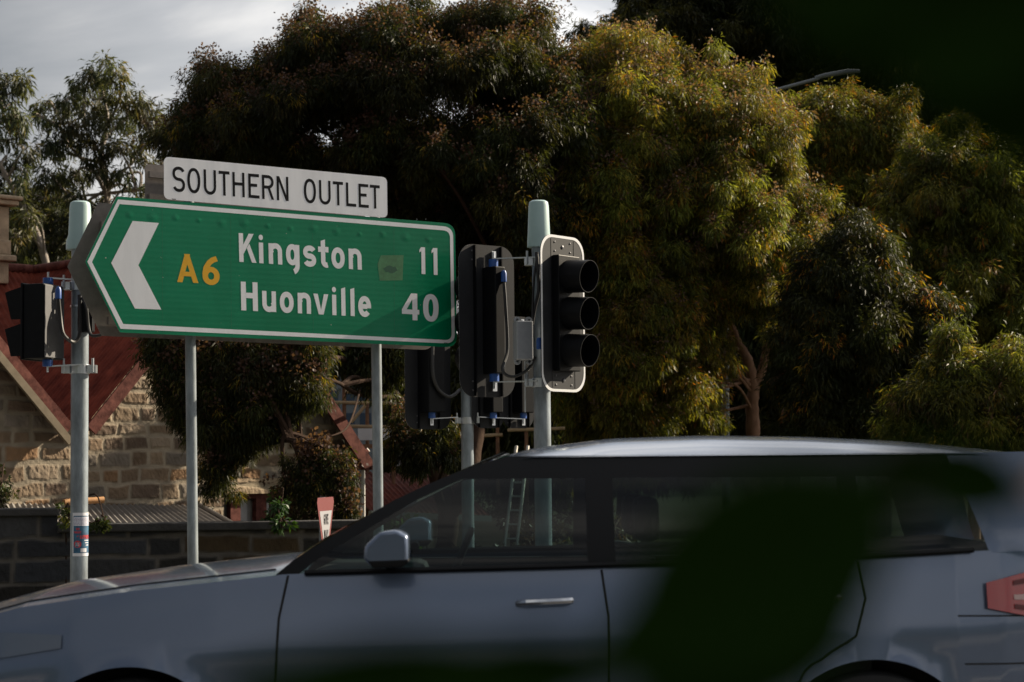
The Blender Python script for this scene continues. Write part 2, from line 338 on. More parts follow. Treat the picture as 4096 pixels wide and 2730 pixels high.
MB().add([SP(x, y, .0004) for x, y in ((530.6, 884.7), (444.9, 1053), (553.6, 1061.7))], [(0, 1, 2)]).add([SP(x, y, .0004) for x, y in ((530.6, 884.7), (553.6, 1061.7), (635.7, 892.9))], [(0, 1, 2)]).add([SP(x, y, .0004) for x, y in ((444.9, 1053), (539.8, 1235.2), (645.4, 1239.3), (553.6, 1061.7))], [(0, 1, 2, 3)]).build('chevron', M['white'], sign)
pl = lambda px, py, k: SP(px, py, .0005 + .00008 * k)
lb = MB()
put_glyph(lb, 'A', .185, 709, 793.5, 1129, 114, .05, .03, pl); put_glyph(lb, '6', .185, 811, 879, 1138, 115, .05, .02, pl)
lb.build('route_number', M['yellow'], sign)
def z2(x, y): return 900 + x / 3.7333, 880 + y / 3.7333
lb = MB()
for ch, x0, x1 in (('K', 215, 470), ('i', 512, 576), ('n', 656, 857), ('g', 915, 1116), ('s', 1172, 1364), ('t', 1397, 1551), ('o', 1593, 1791), ('n', 1851, 2044)):
    px0, b0 = z2(x0, 628 + (x0 - 220) * .0653); px1, _ = z2(x1, 0)
    put_glyph(lb, ch, .188, px0, px1, b0, 115.2 - .0035 * (px0 - 957), .0653, .026, pl)
lb.build('place_name', M['white'], sign); lb = MB()
for ch, x0, x1 in (('H', 244, 493), ('u', 560, 765), ('o', 822, 1028), ('n', 1089, 1286), ('v', 1325, 1548), ('i', 1604, 1665), ('l', 1741, 1802), ('l', 1878, 1938), ('e', 1993, 2184)):
    px0, b0 = z2(x0, 1352 + (x0 - 245) * .052); px1, _ = z2(x1, 0)
    put_glyph(lb, ch, .188, px0, px1, b0, 115.0 - .0035 * (px0 - 957), .052, .02, pl)
lb.build('place_name', M['white'], sign)
def z3(x, y): return 900 + x / 1.96, 700 + y / 1.96
lb = MB()
for ch, x0, x1, yb, cap in (('1', 1527, 1571, 777, 210), ('1', 1622, 1667, 784, 211), ('4', 1388, 1524, 1136, 210), ('0', 1555, 1676, 1146, 211)):
    a, bb_ = z3(x0, yb); c, _ = z3(x1, 0); put_glyph(lb, ch, .19, a, c, bb_, cap / 1.96, .05, .015, pl)
    if (ch, x0) in (('1', 1622), ('0', 1555)): lb.build('distance', M['white'], sign); lb = MB()
smm = mat('green sheeting seam', (.0, .11, .05), .4)
for xs in (648, 922, 1250, 1575): MB().add([SP(xs + dx, y, .00025) for dx, y in ((0, 801 + .0813 * (xs - 467)), (3, 1342 + .0445 * (xs - 480)), (4.2, 1342 + .0445 * (xs - 480)), (1.2, 801 + .0813 * (xs - 467)))], [(0, 1, 2, 3)]).build('sheeting_seam', smm, sign)
stk = mat('faded green sticker', (.045, .165, .07), .6, 0, .25, 25)
so_ = MB().add([SP(*z3(x, y), .0003) for x, y in ((1222, 632), (1197, 700), (1213, 830), (1392, 828), (1400, 630))], [(0, 1, 2, 3, 4)]).build('sticker', stk, sign, label='worn paler green square patch')
MB().add([SP(*z3(1298 + 55 * math.cos(a) + 8 * math.sin(3 * a), 742 + 26 * math.sin(a) + 6 * math.cos(5 * a)), .0005) for a in [-i * math.pi / 12 for i in range(24)]], [tuple(range(24))]).build('stain', mat('dark stain', (.01, .075, .04), .6), so_)
# small maker marks in the corners
lb = MB()
for i in range(5): lb.add([SP(*z3(1718 + i * 5.5 + dx, 1319 + i * .25 + dy), .0008) for dx, dy in ((0, -4), (0, 4), (3.8, 4), (3.8, -4))], [(0, 1, 2, 3)])
lb.build('maker_mark', M['ink'], sign); lb = MB()
for i in range(5): lb.add([SP(640 + (118 + i * 8 + dx) / 2.451, 600 + (482 + i * .6 + dy) / 2.451, .0018) for dx, dy in ((0, -4), (0, 5), (5.5, 5), (5.5, -4))], [(0, 1, 2, 3)])
lb.build('maker_mark', M['ink'], sign)
# nameplate
NPL = rounded([(656.3, 627), (1548, 710), (1550, 872.5), (656, 797)], [24, 22, 22, 24])
npm = mat('white nameplate sheeting', (.80, .81, .85), .3, 0, .08, 5, .05, 7, stretch=(1.6, 1.6, .25), col2=(.85, .86, .90))
npo = MB().prism([SP(x, y, .0012) for x, y in NPL], -SP.n * .003).build('nameplate', npm, sign)
lb = MB(); pl2 = lambda px, py, k: SP(px, py, .0016 + .00008 * k)
for ch, x0, x1 in (('S', 125, 248), ('O', 270, 398), ('U', 431, 553), ('T', 579, 686), ('H', 713, 832), ('E', 868, 977), ('R', 1002, 1118), ('N', 1146, 1262), ('O', 1412, 1532), ('U', 1562, 1676), ('T', 1699, 1799), ('L', 1826, 1925), ('E', 1949, 2048), ('T', 2062, 2159)):
    bx = 640 + x0 / 2.451; by = 600 + (458 + (x0 - 725) * .0859) / 2.451
    put_glyph(lb, ch, .127, bx, 640 + x1 / 2.451, by, (240 - 9 * (x0 - 725) / 1385) / 2.451, .0859, .02, pl2)
    if x0 in (1146, 2062): lb.build('street_name', M['ink'], npo); lb = MB()
# rear panel pair, rails
RB = -.33
rp_ = MB().prism([SP(x, y) + SP.n * RB for x, y in OUT], -SP.n * .003).build('rear_panel', M['alu'], sign)
MB().prism([SP(x, y) + SP.n * RB for x, y in NPL], -SP.n * .003).build('rear_nameplate', M['alu'], sign)
for (py, x0, x1, py1) in ((880, 470, 1780, 985), (1270, 500, 1780, 1318)):
    for o_, d_ in ((RB + .025, .02), (-.028, .02)):
        a = SP(x0, py) + SP.n * o_; c = SP(x1, py1) + SP.n * o_
        MB().box((a + c) / 2, (c - a) / 2, SP.n * d_, (0, 0, .025)).build('rail', M['alu'], sign)
for (py, x0, x1, py1) in ((672, 668, 1535, 752), (765, 668, 1535, 838)):
    for o_ in (RB + .02, -.015):
        a = SP(x0, py) + SP.n * o_; c = SP(x1, py1) + SP.n * o_
        MB().box((a + c) / 2, (c - a) / 2, SP.n * .014, (0, 0, .02)).build('rail', M['alu'], sign)
for tx, bx in ((761.5, 770.5), (1505, 1514)):
    ptop = SP(tx, 1360, -.165); pbot = SP(bx, 2150, -.165); d = (pbot - ptop) / (ptop.z - pbot.z)
    tp = ptop - d * 1.02; bt = ptop + d * (ptop.z - .1)
    o = MB().tube([tp, bt], .0345, 20).build('post', M['galvpost'], sign, True)
    for zz in (2.5, 2.95):
        q = ptop + d * (ptop.z - zz); MB().box(q, SP.u * .06, SP.n * .16, (0, 0, .02)).build('bracket', M['alu'], o)

# ------------------------------------------------------------------ traffic signals
Z = Vector((0, 0, 1))
def sig_pole(parent, xt, yt, xb, yb, Y, dia=.114, top=None):
    a = at(xt, yt, Y); b_ = at(xb, yb, Y); d = (b_ - a) / (a.z - b_.z); base = a + d * (a.z - .13)
    MB().tube([a, a + (base - a) * .33, a + (base - a) * .66, base], dia / 2, 28).build('pole', M['galv'], parent, True)
    MB().lathe(base, Z, [(.17, 0), (.17, .02), (.06, .022)], 24).build('base_plate', M['galv'], parent)
    return a, base, d
def pole_cap(parent, p, h=.33, r0=.068, r1=.085):
    prof = [(0.001, h), (r0 * .7, h - .003), (r0 * .93, h - .014), (r0, h - .04), (r0 * 1.10, h * .30), (r1 * 1.02, h * .18), (r1 * 1.04, 0), (.05, -.002)]
    MB().lathe(p, Z, prof[::-1], 32).build('pole_cap', M['cap'], parent, True)
def clamp(parent, p, name='clamp'):
    o = MB().lathe(p, Z, [(.066, -.03), (.066, .03), (.058, .032), (.058, -.032), (.066, -.03)], 20).build(name, M['steel'], parent)
    for s in (-1, 1):
        MB().box(p + Vector((s * .085, -.01, 0)), (.028, 0, 0), (0, .03, 0), (0, 0, .026)).tube([p + Vector((s * .095, -.045, -.02)), p + Vector((s * .095, -.045, .07))], .008, 8).build('clamp_lug', M['steel'], o)
    return o
def head(parent, c, f, board=(.48, 1.03), n=3, sp=.243, vr=.106, vl=.17, tilt=0., hb=(.085, .72, .14), hf=(.235, .76, .055), toff=0., border=True, cablep=None):
    f = Vector((f[0], f[1], 0)).normalized(); tt = Vector((-f.y, f.x, 0)); c = Vector(c)
    Lc = lambda x, z, d: c + tt * x + Z * z + f * d
    bd = None
    if board:
        bw, bh = board
        rr = .12; pts = []
        for cx, cz, a0 in ((bw / 2 - rr, bh / 2 - rr, 0), (-bw / 2 + rr, bh / 2 - rr, 90), (-bw / 2 + rr, -bh / 2 + rr, 180), (bw / 2 - rr, -bh / 2 + rr, 270)):
            pts += [(cx + rr * math.cos(R(a0 + k * 11.25)), cz + rr * math.sin(R(a0 + k * 11.25))) for k in range(9)]
        bd = MB().prism([Lc(x, z, .0) for x, z in pts], f * .004).build('backboard', M['board'], parent)
        if border:
            k = len(pts); s1 = (bw - .034) / bw; s2 = (bh - .034) / bh
            MB().add([Lc(x, z, .0058) for x, z in pts] + [Lc(x * s1, z * s2, .0058) for x, z in pts], [(i, (i + 1) % k, (i + 1) % k + k, i + k) for i in range(k)]).build('board_border', M['boardedge'], bd)
        for s in (-1, 1):   # folded joints: raised flanges behind, seam lines in front
            MB().box(Lc(s * .115, 0, -.013), tt * .004, f * .012, Z * (bh / 2 - .006)).build('flange', M['black'], bd)
            MB().box(Lc(s * .125, 0, .005), tt * .0018, f * .0009, Z * (bh / 2 - .025)).build('seam', M['black'], bd)
        rb = MB()
        for s in (-1, 1):
            for zz in (.47, .41, -.41, -.47): rb.lathe(Lc(s * .13, zz, -.001), -f, [(.007, 0), (.006, .004), (.001, .006)], 8); rb.lathe(Lc(s * .085, zz, .005), f, [(.007, 0), (.006, .003), (.001, .005)], 8)
        for zz in (.44, -.44): rb.lathe(Lc(0, zz, .005), f, [(.012, 0), (.011, .004), (.001, .007)], 14)
        rb.build('rivets', M['zinc'], bd)['kind'] = 'stuff'
    hw, hh, hd = hb
    ho = MB().box(Lc(toff, 0, -hd / 2 - .001), tt * hw / 2, f * hd / 2, Z * hh / 2).build('housing', M['black'], parent, bevel=.008)
    fw, fh, fd = hf
    MB().box(Lc(0, 0, fd / 2 + .005), tt * fw / 2, f * fd / 2, Z * fh / 2).build('door', M['black'], ho, bevel=.006)
    for i in range(n):
        z0 = (i - (n - 1) / 2) * sp; ax = (f - Z * .06).normalized(); o = Lc(0, z0, fd + .005)
        prof = [(vr * 1.03, 0), (vr * 1.0, vl), (vr * .965, vl), (vr * .985, 0.004)]
        vb = MB(); nn = 40
        up = (Z - ax * Z.dot(ax)).normalized(); rt = ax.cross(up)
        ring = []
        for (r_, h_) in prof:
            row = []
            for k in range(nn):
                a = 2 * math.pi * k / nn; hh_ = h_
                if h_ > .1: hh_ = h_ * (1 - .10 * (1 - math.sin(a)) / 2)
                row.append(o + ax * hh_ + (rt * math.cos(a) + up * math.sin(a)) * r_)
            ring.append(row + [row[0]])
        vb.grid([r_[::-1] for r_ in ring]); vo = vb.build('visor', M['black'], ho, True)
        MB().lathe(o, f, [(vr * .95, .002), (vr * .7, .018), (vr * .35, .028), (.001, .032)], 28).build('lens', M['lens'], ho, True)
    caps = []
    for s in (1, -1):
        p = Lc(toff, s * (hh / 2 + .026), -hd * .5)
        MB().lathe(p, Z, [(.001, -.026), (.032, -.026), (.032, .026), (.001, .026)], 18).build('mount_cap', M['blue'], ho)
        MB().tube([p + Z * s * .02, p + Z * s * .075], .009, 8).build('mount_bolt', M['steel'], ho)
        if board:
            MB().box(Lc(toff - .045, s * (hh / 2 + .075), -.02), tt * .018, f * .003, Z * .04).build('slot_plate', M['steel'], bd)
        caps.append(p + Z * s * .03)
    return caps, Lc, ho
def rod(parent, a, b_):
    a = Vector(a); b_ = Vector(b_); d = (b_ - a).normalized(); sd = d.cross(Z).normalized()
    MB().box((a + b_) / 2, (b_ - a) / 2, sd * .017, Z * .004).build('bracket_arm', M['steel'], parent)
def gland(parent, p): MB().lathe(p, Z, [(.001, -.045), (.02, -.045), (.02, .012), (.013, .03), (.001, .034)], 14).build('cable_gland', M['blue'], parent, True)
def cable(parent, pts, r=.013): MB().tube(catmull(pts, 8), r, 8).build('cable', M['cable'], parent, True)

# right pole with one lantern seen from the front and one from behind
sg = thing('traffic_signal', 'galvanised signal pole right of the green sign, lantern with white edged backboard and round visors', 'traffic light', at(2172, 2760, 13.3) * 1.0)
sg.location.z = .13
a, base, d = sig_pole(sg, 2161, 985, 2168, 1600, 13.3)
pole_cap(sg, at(2156, 990, 13.3), .318, .068, .076)
f52 = (math.sin(R(52)), -math.cos(R(52)))
caps, Lc, ho = head(sg, at(2250, 1256, 13.08), f52, hb=(.16, .72, .10))
p1 = at(2165, 1048, 13.3); p2 = at(2166, 1532, 13.3)
for p in (p1, p2): clamp(sg, p)
rod(sg, p1 + Vector((.05, -.05, 0)), caps[0]); rod(sg, p2 + Vector((.05, -.05, 0)), caps[1])
f40 = (-math.sin(R(40)), math.cos(R(40)))
caps, Lb, hob = head(sg, at(1949, 1285, 13.42), f40, toff=.0, border=True)
rod(sg, caps[0], at(2150, 1030, 13.25)); rod(sg, caps[1], at(2150, 1525, 13.25))
gp = Lb(-.02, .30, -.155); gland(hob, gp)
cable(sg, [gp - Z * .04, gp - Z * .2 + Vector((.01, -.01, 0)), gp - Z * .5 + Vector((.02, -.01, 0)), at(2010, 1480, 13.2), at(2050, 1508, 13.2), at(2110, 1480, 13.2), at(2140, 1430, 13.25)], .011)
cable(sg, [at(2146, 1010, 13.22), at(2152, 1090, 13.21), at(2156, 1160, 13.22), at(2140, 1230, 13.22), at(2128, 1300, 13.2)], .012)
cable(sg, [at(2150, 1010, 13.22), at(2136, 1120, 13.21), at(2131, 1220, 13.21), at(2130, 1300, 13.2)], .008)
# control box on the pole
bp0 = at(2092, 1364, 13.17); bx = thing('signal_box', 'grey plastic connection box between the two lanterns of the right signal pole', 'box', bp0 - Z * .13)
uu = Vector((math.cos(R(14)), math.sin(R(14)), 0)); nn_ = Vector((math.sin(R(14)), -math.cos(R(14)), 0))
MB().box(bp0, uu * .056, nn_ * .055, Z * .128).build('lid', M['grey'], bx, bevel=.008)
MB().box(bp0 + uu * .02 - nn_ * .085, uu * .06, nn_ * .03, Z * .118).build('case', M['grey'], bx, bevel=.008)
for s in (-1, 1):
    for k in (-1, 1): MB().lathe(bp0 + uu * .04 * k + Z * s * .138, nn_, [(.001, -.01), (.022, -.01), (.022, .01), (.009, .01), (.009, -.01)], 14).build('lug', M['grey'], bx)
gland(bx, at(2157, 1370, 13.03)); MB().tube([at(2101, 1445, 13.3), at(2101, 1650, 13.3)], .006, 6).build('conduit', M['steel'], sg)
# left pole with pedestrian lantern
sgl = thing('traffic_signal', 'signal pole left of the green sign with a pedestrian lantern and a taped poster', 'traffic light', at(315, 2900, 13.1))
sgl.location.z = .13
a, base, d = sig_pole(sgl, 321, 990, 315.5, 2340, 13.1)
pole_cap(sgl, at(320, 1000, 13.1), .325, .069, .088)
fb = (-math.cos(R(17)), math.sin(R(17)))
fv = Vector((fb[0], fb[1], 0)); tv = Vector((-fv.y, fv.x, 0)); hc = at(175, 1290, 12.98)
hob = MB().box(hc, fv * .075, tv * .13, Z * .243).build('pedestrian_lantern', M['black'], sgl, bevel=.006)
MB().box(hc + fv * .083, fv * .008, tv * .14, Z * .25).build('lantern_door', M['black'], hob, bevel=.004)
MB().box(hc - fv * .078, fv * .003, tv * .122, Z * .236).build('rear_cover', mat('sunlit grey cover', (.075, .075, .08), .6, 0, .2, 15), hob, bevel=.003)  # rear face coloured lighter than the body, as if the sun lit it
for z0 in (.115, -.125):
    o = hc + fv * .091 + Z * z0
    for s in (-1, 1): MB().prism([o + tv * s * .115 + Z * .11, o + tv * s * .115 + fv * .125 + Z * .075, o + tv * s * .115 + fv * .08 - Z * .10, o + tv * s * .115 - Z * .10], tv * .004 * s).build('visor_side', M['black'], hob)
    MB().prism([o - tv * .115 + Z * .11, o + tv * .115 + Z * .11, o + tv * .115 + fv * .125 + Z * .075, o - tv * .115 + fv * .125 + Z * .075], Z * .004).build('visor', M['black'], hob)
    MB().box(o, fv * .003, tv * .1, Z * .1).build('lens', M['lens'], hob)
for s in (1, -1):
    p = hc + Z * s * .268 - fv * .03
    MB().lathe(p, Z, [(.001, -.022), (.034, -.022), (.034, .022), (.001, .022)], 18).build('mount_cap', M['blue'], hob)
    MB().tube([p, p + Z * s * .06], .007, 8).build('mount_bolt', M['steel'], hob)
    rod(sgl, p + Z * s * .022, at(318, 1121 if s > 0 else 1459, 13.02))
clamp(sgl, at(319, 1145, 13.1)); clamp(sgl, at(319, 1478, 13.1))
gp = at(233, 1168, 12.86); gland(hob, gp)
cable(sgl, [gp - Z * .03, at(240, 1260, 12.88), at(250, 1330, 12.88), at(275, 1360, 12.94), at(298, 1368, 12.98), at(316, 1345, 13.0), at(322, 1290, 13.02), at(318, 1180, 13.02)], .013)
cable(sgl, [at(330, 1190, 13.02), at(345, 1230, 13.0), at(352, 1300, 13.0), at(362, 1338, 12.98), at(385, 1344, 12.98), at(415, 1336, 13.0)], .011)
MB().box(at(345, 1270, 13.06), (.05, 0, 0), (0, .04, 0), (0, 0, .1)).build('junction_box', M['black'], sgl, bevel=.01)
for yy in (1226, 1489): MB().lathe(at(318, yy, 13.1), Z, [(.058, -.006), (.062, -.006), (.062, .006), (.058, .006)], 24).build('strap', M['steel'], sgl)
# middle pole farther back
sgm = thing('traffic_signal', 'farther signal pole between the green sign and the right signal, dark lanterns seen from behind', 'traffic light', at(1876, 2500, 18.2))
sgm.location.z = .13
a, base, d = sig_pole(sgm, 1866, 1180, 1873, 2260, 18.2)
cA, _, _ = head(sgm, at(1712, 1485, 18.1), f40, board=(.52, 1.06), hb=(.19, .76, .16), toff=.02)
cB, _, _ = head(sgm, at(1952, 1487, 18.25), f40, board=(.38, 1.04), hb=(.12, .76, .14), toff=.0)
cD, _, _ = head(sgm, at(2072, 1490, 18.5), f40, board=(.38, 1.04), hb=(.15, .76, .14), toff=.0, border=False)
pm = at(1870, 1683, 18.2); clamp(sgm, pm); pm2 = at(1868, 1250, 18.2); clamp(sgm, pm2)
rod(sgm, cA[1], pm + Vector((-.09, -.05, .03))); rod(sgm, pm + Vector((.09, -.05, .03)), cD[1]); rod(sgm, cA[0], pm2)
cable(sgm, [at(1730, 1380, 17.9), at(1733, 1500, 17.9), at(1755, 1560, 17.95), at(1800, 1588, 18.0), at(1840, 1560, 18.1)], .016)
# poster on the left pole
def cyl(th, z, r=.0585):
    c = at(317, 2200, 13.1); return Vector((c.x + r * math.sin(th), c.y - r * math.cos(th), z))
zt = at(317, 2052, 13.04).z; zb = at(317, 2226, 13.04).z
ps = thing('poster', 'blue and red event poster taped around the left signal pole', 'poster', cyl(0, zb))
def wrap(mb, t0, t1, z0, z1, r, n=10): mb.grid([[cyl(t0 + (t1 - t0) * i / n, z, r) for i in range(n + 1)] for z in (z0, z1)]); return mb
wrap(MB(), -.62, 2.6, zb, zt, .0580, 24).build('paper', mat('white paper', (.62, .63, .68), .7), ps)
hgt = zt - zb; zf = lambda k: zb + hgt * k
wrap(MB(), -.48, 2.45, zf(.07), zf(.93), .0585, 24).build('blue_print', mat('blue print', (.02, .07, .16), .6, 0, .4, 25, col2=(.03, .14, .25)), ps)
wrap(MB(), -.42, 2.4, zf(.70), zf(.905), .0590, 24).build('text_box', mat('pale print', (.6, .62, .7), .7), ps)
lb = MB()
for i in range(6):
    t0 = -.36
    while t0 < 2.2:
        t1 = t0 + random.uniform(.05, .22); wrap(lb, t0, t1, zf(.72 + i * .03), zf(.733 + i * .03), .0594, 3); t0 = t1 + .04
lb.build('small_print', mat('grey print', (.2, .18, .28), .7), ps)
def ptext(mb, s, t0, zb_, ch, r, w=.2, xs=.8):
    t_ = t0
    for c in s:
        if c == ' ': t_ += ch * .35 / .058; continue
        Wd, polys = glyph_polys(c, w)
        for k, q in polys: mb.add([cyl(t_ + p.x * ch * xs / .058, zb_ + p.y * ch, r + .0002 * k) for p in q], [tuple(range(len(q)))])
        t_ += (Wd + .16) * ch * xs / .058
lb = MB(); ptext(lb, 'THE', -.16, zf(.60), .014, .0595, .24); ptext(lb, 'PURSUIT', -.40, zf(.525), .014, .0595, .24, .7); ptext(lb, 'OF', -.06, zf(.44), .010, .0595, .24); ptext(lb, 'HAPPINESS', .28, zf(.40), .024, .0595, .24, .5)
lb.build('title', mat('red print', (.50, .03, .04), .6), ps)
dk = MB(); cth, cz = .02, zf(.275)
dk.add([cyl(cth + .42 * math.cos(a), cz + .0235 * math.sin(a), .0594) for a in [i * math.pi / 14 for i in range(28)]], [tuple(range(28))]); dk.build('red_disc', mat('red disc print', (.48, .03, .04), .6), ps)
lb = MB(); wrap(lb, .36, 1.1, zf(.09), zf(.18), .0593, 6)
for i in range(3): wrap(lb, 1.0 - .1 * i, 1.5, zf(.24 + .055 * i), zf(.262 + .055 * i), .0593, 4)
for i in range(4): wrap(lb, -.22, .24, zf(.235 + i * .022), zf(.242 + i * .022), .0597, 4)
lb.build('white_print', mat('white print', (.6, .6, .65), .7), ps)

# ------------------------------------------------------------------ stone masonry (real relief)
def hsh(ix, iy, sd):
    h = (ix.astype(np.int64) * 374761393 + iy.astype(np.int64) * 668265263 + sd * 974711) & 0x7fffffff
    h = ((h ^ (h >> 13)) * 1274126177) & 0x7fffffff; h = h ^ (h >> 16); return (h & 0xffff) / 65535.0
def vn(x, y, sd=0):
    ix = np.floor(x); iy = np.floor(y); fx = x - ix; fy = y - iy; fx = fx * fx * (3 - 2 * fx); fy = fy * fy * (3 - 2 * fy)
    a = hsh(ix, iy, sd); b_ = hsh(ix + 1, iy, sd); c = hsh(ix, iy + 1, sd); d_ = hsh(ix + 1, iy + 1, sd)
    return (a * (1 - fx) + b_ * fx) * (1 - fy) + (c * (1 - fx) + d_ * fx) * fy
def fbm(x, y, sd=0, o=4):
    s = 0; a = .5
    for i in range(o): s = s + a * vn(x * 2 ** i, y * 2 ** i, sd + i); a *= .5
    return s
def inpoly(px, py, poly):
    r = np.zeros(px.shape, bool); n = len(poly); j = n - 1
    for i in range(n):
        xi, yi = poly[i]; xj, yj = poly[j]
        if yi != yj:
            r ^= ((yi > py) != (yj > py)) & (px < (xj - xi) * (py - yi) / (yj - yi) + xi)
        j = i
    return r
def masonry(name, plane, poly, parent, pal, mort, course=(.17, .27), width=(.25, .6), relief=.03, step=.016, seed=1, holes=(), gap=.016, off=0., rough=.9, kindlabel=None):
    rng = np.random.RandomState(seed)
    s0 = min(p[0] for p in poly); s1 = max(p[0] for p in poly); z0 = min(p[1] for p in poly); z1 = max(p[1] for p in poly)
    ns = int((s1 - s0) / step) + 2; nz_ = int((z1 - z0) / step) + 2
    S, Zz = np.meshgrid(s0 + np.arange(ns) * step, z0 + np.arange(nz_) * step)
    ws = S + (fbm(S * 3, Zz * 3, seed + 20) - .45) * .10; wz = Zz + (fbm(S * 2.2, Zz * 2.2, seed + 40) - .45) * .10
    H = np.zeros(S.shape); Bid = np.zeros(S.shape, int); ED = np.zeros(S.shape)
    z = z0 - .3; bid = 0; offs = {}
    while z < z1 + .3:
        ch = rng.uniform(*course); s = s0 - .5 - rng.uniform(0, .4); row = (wz >= z) & (wz < z + ch)
        while s < s1 + .6:
            bw = rng.uniform(*width); m_ = row & (ws >= s) & (ws < s + bw)
            if m_.any():
                bid += 1; Bid[m_] = bid
                ED[m_] = np.minimum(np.minimum(ws[m_] - s, s + bw - ws[m_]), np.minimum(wz[m_] - z, z + ch - wz[m_]))
            s += bw
        z += ch
    cols = rng.randint(0, len(pal), bid + 1); jit = rng.uniform(.75, 1.2, bid + 1); lift = rng.uniform(-.3, 1.0, bid + 1)
    gj = gap * (.4 + 1.2 * vn(S * 4, Zz * 4, seed + 60)); k = np.clip((ED - gj) / .02, 0, 1)
    rock = fbm(S * 16, Zz * 12, seed + 3, 3) * .7 + vn(S * 46 + Zz * 20, Zz * 26, seed + 9) * .45 - .5
    H = k * (relief * (.35 + .25 * lift[Bid]) + rock * relief * .75) + (1 - k) * (relief * .18 * vn(S * 30, Zz * 30, seed + 5))
    P3 = np.array(plane.p)[None, None] + S[..., None] * np.array(plane.u) + (H + off)[..., None] * np.array(plane.n); P3[..., 2] = Zz
    pal = np.array(pal); col = pal[cols[Bid]] * jit[Bid][..., None] * (.72 + .55 * fbm(S * 9, Zz * 9, seed + 80))[..., None]
    col = col * k[..., None] + np.array(mort) * (.75 + .45 * vn(S * 12, Zz * 12, seed + 90))[..., None] * (1 - k[..., None])
    cs = (S[:-1, :-1] + S[1:, 1:]) / 2; cz_ = (Zz[:-1, :-1] + Zz[1:, 1:]) / 2; keep = inpoly(cs, cz_, poly)
    for hp in holes: keep &= ~inpoly(cs, cz_, hp)
    I = np.arange(S.size).reshape(S.shape); q = np.stack([I[:-1, :-1], I[:-1, 1:], I[1:, 1:], I[1:, :-1]], -1)[keep]
    me = quadmesh(name, P3.reshape(-1, 3), q, col.reshape(-1, 3)); me.materials.append(attr_mat(name + ' stone', rough, bump=.25, bscale=70))
    for p in me.polygons: p.use_smooth = False
    o = bpy.data.objects.new(name, me); link(o, parent); return o
def quadmesh(name, V, Q, col=None):
    me = bpy.data.meshes.new(name); me.vertices.add(len(V)); me.vertices.foreach_set('co', np.ascontiguousarray(V, dtype=np.float32).ravel())
    n = len(Q); me.loops.add(n * 4); me.loops.foreach_set('vertex_index', np.ascontiguousarray(Q, dtype=np.int32).ravel())
    me.polygons.add(n); me.polygons.foreach_set('loop_start', np.arange(n, dtype=np.int32) * 4)
    me.update(calc_edges=True)
    if col is not None:
        a = me.color_attributes.new('Col', 'FLOAT_COLOR', 'POINT'); a.data.foreach_set('color', np.concatenate([col, np.ones((len(col), 1))], 1).astype(np.float32).ravel())
    return me
def corrugated(mb, r0, r1, e0, e1, pitch=.085, amp=.011, seg=6):
    r0, r1, e0, e1 = map(Vector, (r0, r1, e0, e1)); L = (r1 - r0).length; n = max(4, int(L / pitch * seg))
    nrm = (r1 - r0).cross(e0 - r0).normalized();
    if nrm.z < 0: nrm = -nrm
    rows = []
    for i in range(n + 1):
        t_ = i / n; h = amp * math.sin(2 * math.pi * t_ * L / pitch); a_ = r0.lerp(r1, t_) + nrm * h; b_ = e0.lerp(e1, t_) + nrm * h
        rows.append([a_.lerp(b_, k / 4) for k in range(5)])
    mb.grid(rows); return mb
# ------------------------------------------------------------------ stone house
HP = Plane(at(600, 1700, 24.0), 44)
HB = -HP.n
house = thing('stone_house', 'old sandstone house with steep red iron roofs behind the left signal pole', 'house', HP.pt(0, 0))
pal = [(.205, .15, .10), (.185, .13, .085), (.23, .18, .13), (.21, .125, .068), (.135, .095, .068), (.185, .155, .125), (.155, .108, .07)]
wl = HP.sz(893, 1978); wr = HP.sz(1185, 1978); wb = HP.sz(893, 2105)[1]
winhole = [(wl[0], wb), (wr[0], wb), (wr[0], wl[1]), (wl[0], wl[1])]
lt0 = HP.sz(838, 1915); lt1 = HP.sz(1200, 1915)
gab2 = [HP.sz(330, 1700), (HP.sz(330, 1700)[0], .0), (HP.sz(1432, 1800)[0], .0), HP.sz(1432, 1805), HP.sz(927, 1000)]
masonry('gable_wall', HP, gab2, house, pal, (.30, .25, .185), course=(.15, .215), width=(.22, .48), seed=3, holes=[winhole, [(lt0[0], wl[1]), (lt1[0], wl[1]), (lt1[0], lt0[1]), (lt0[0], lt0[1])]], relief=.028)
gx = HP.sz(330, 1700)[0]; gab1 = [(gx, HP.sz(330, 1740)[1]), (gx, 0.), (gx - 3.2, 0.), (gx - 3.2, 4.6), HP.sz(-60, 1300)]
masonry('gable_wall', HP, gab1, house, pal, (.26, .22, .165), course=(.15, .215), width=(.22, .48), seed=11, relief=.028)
masonry('lintel', HP, [(lt0[0], wl[1]), (lt1[0], wl[1]), (lt1[0], lt0[1]), (lt0[0], lt0[1])], house, [(.28, .21, .14), (.26, .195, .13)], (.32, .26, .18), course=(.20, .21), width=(.9, 1.0), relief=.02, seed=5)
redp = mat('weathered red paint', (.10, .020, .015), .8, 0, .6, 9, .1, 60, spec=.15, col2=(.19, .07, .055)); redr = mat('rusty red roof iron', (.13, .022, .014), .8, 0, .55, 3.0, .05, 30, spec=.12, col2=(.21, .05, .03))
cream = mat('cream paint', (.55, .47, .33), .7, 0, .1, 6)
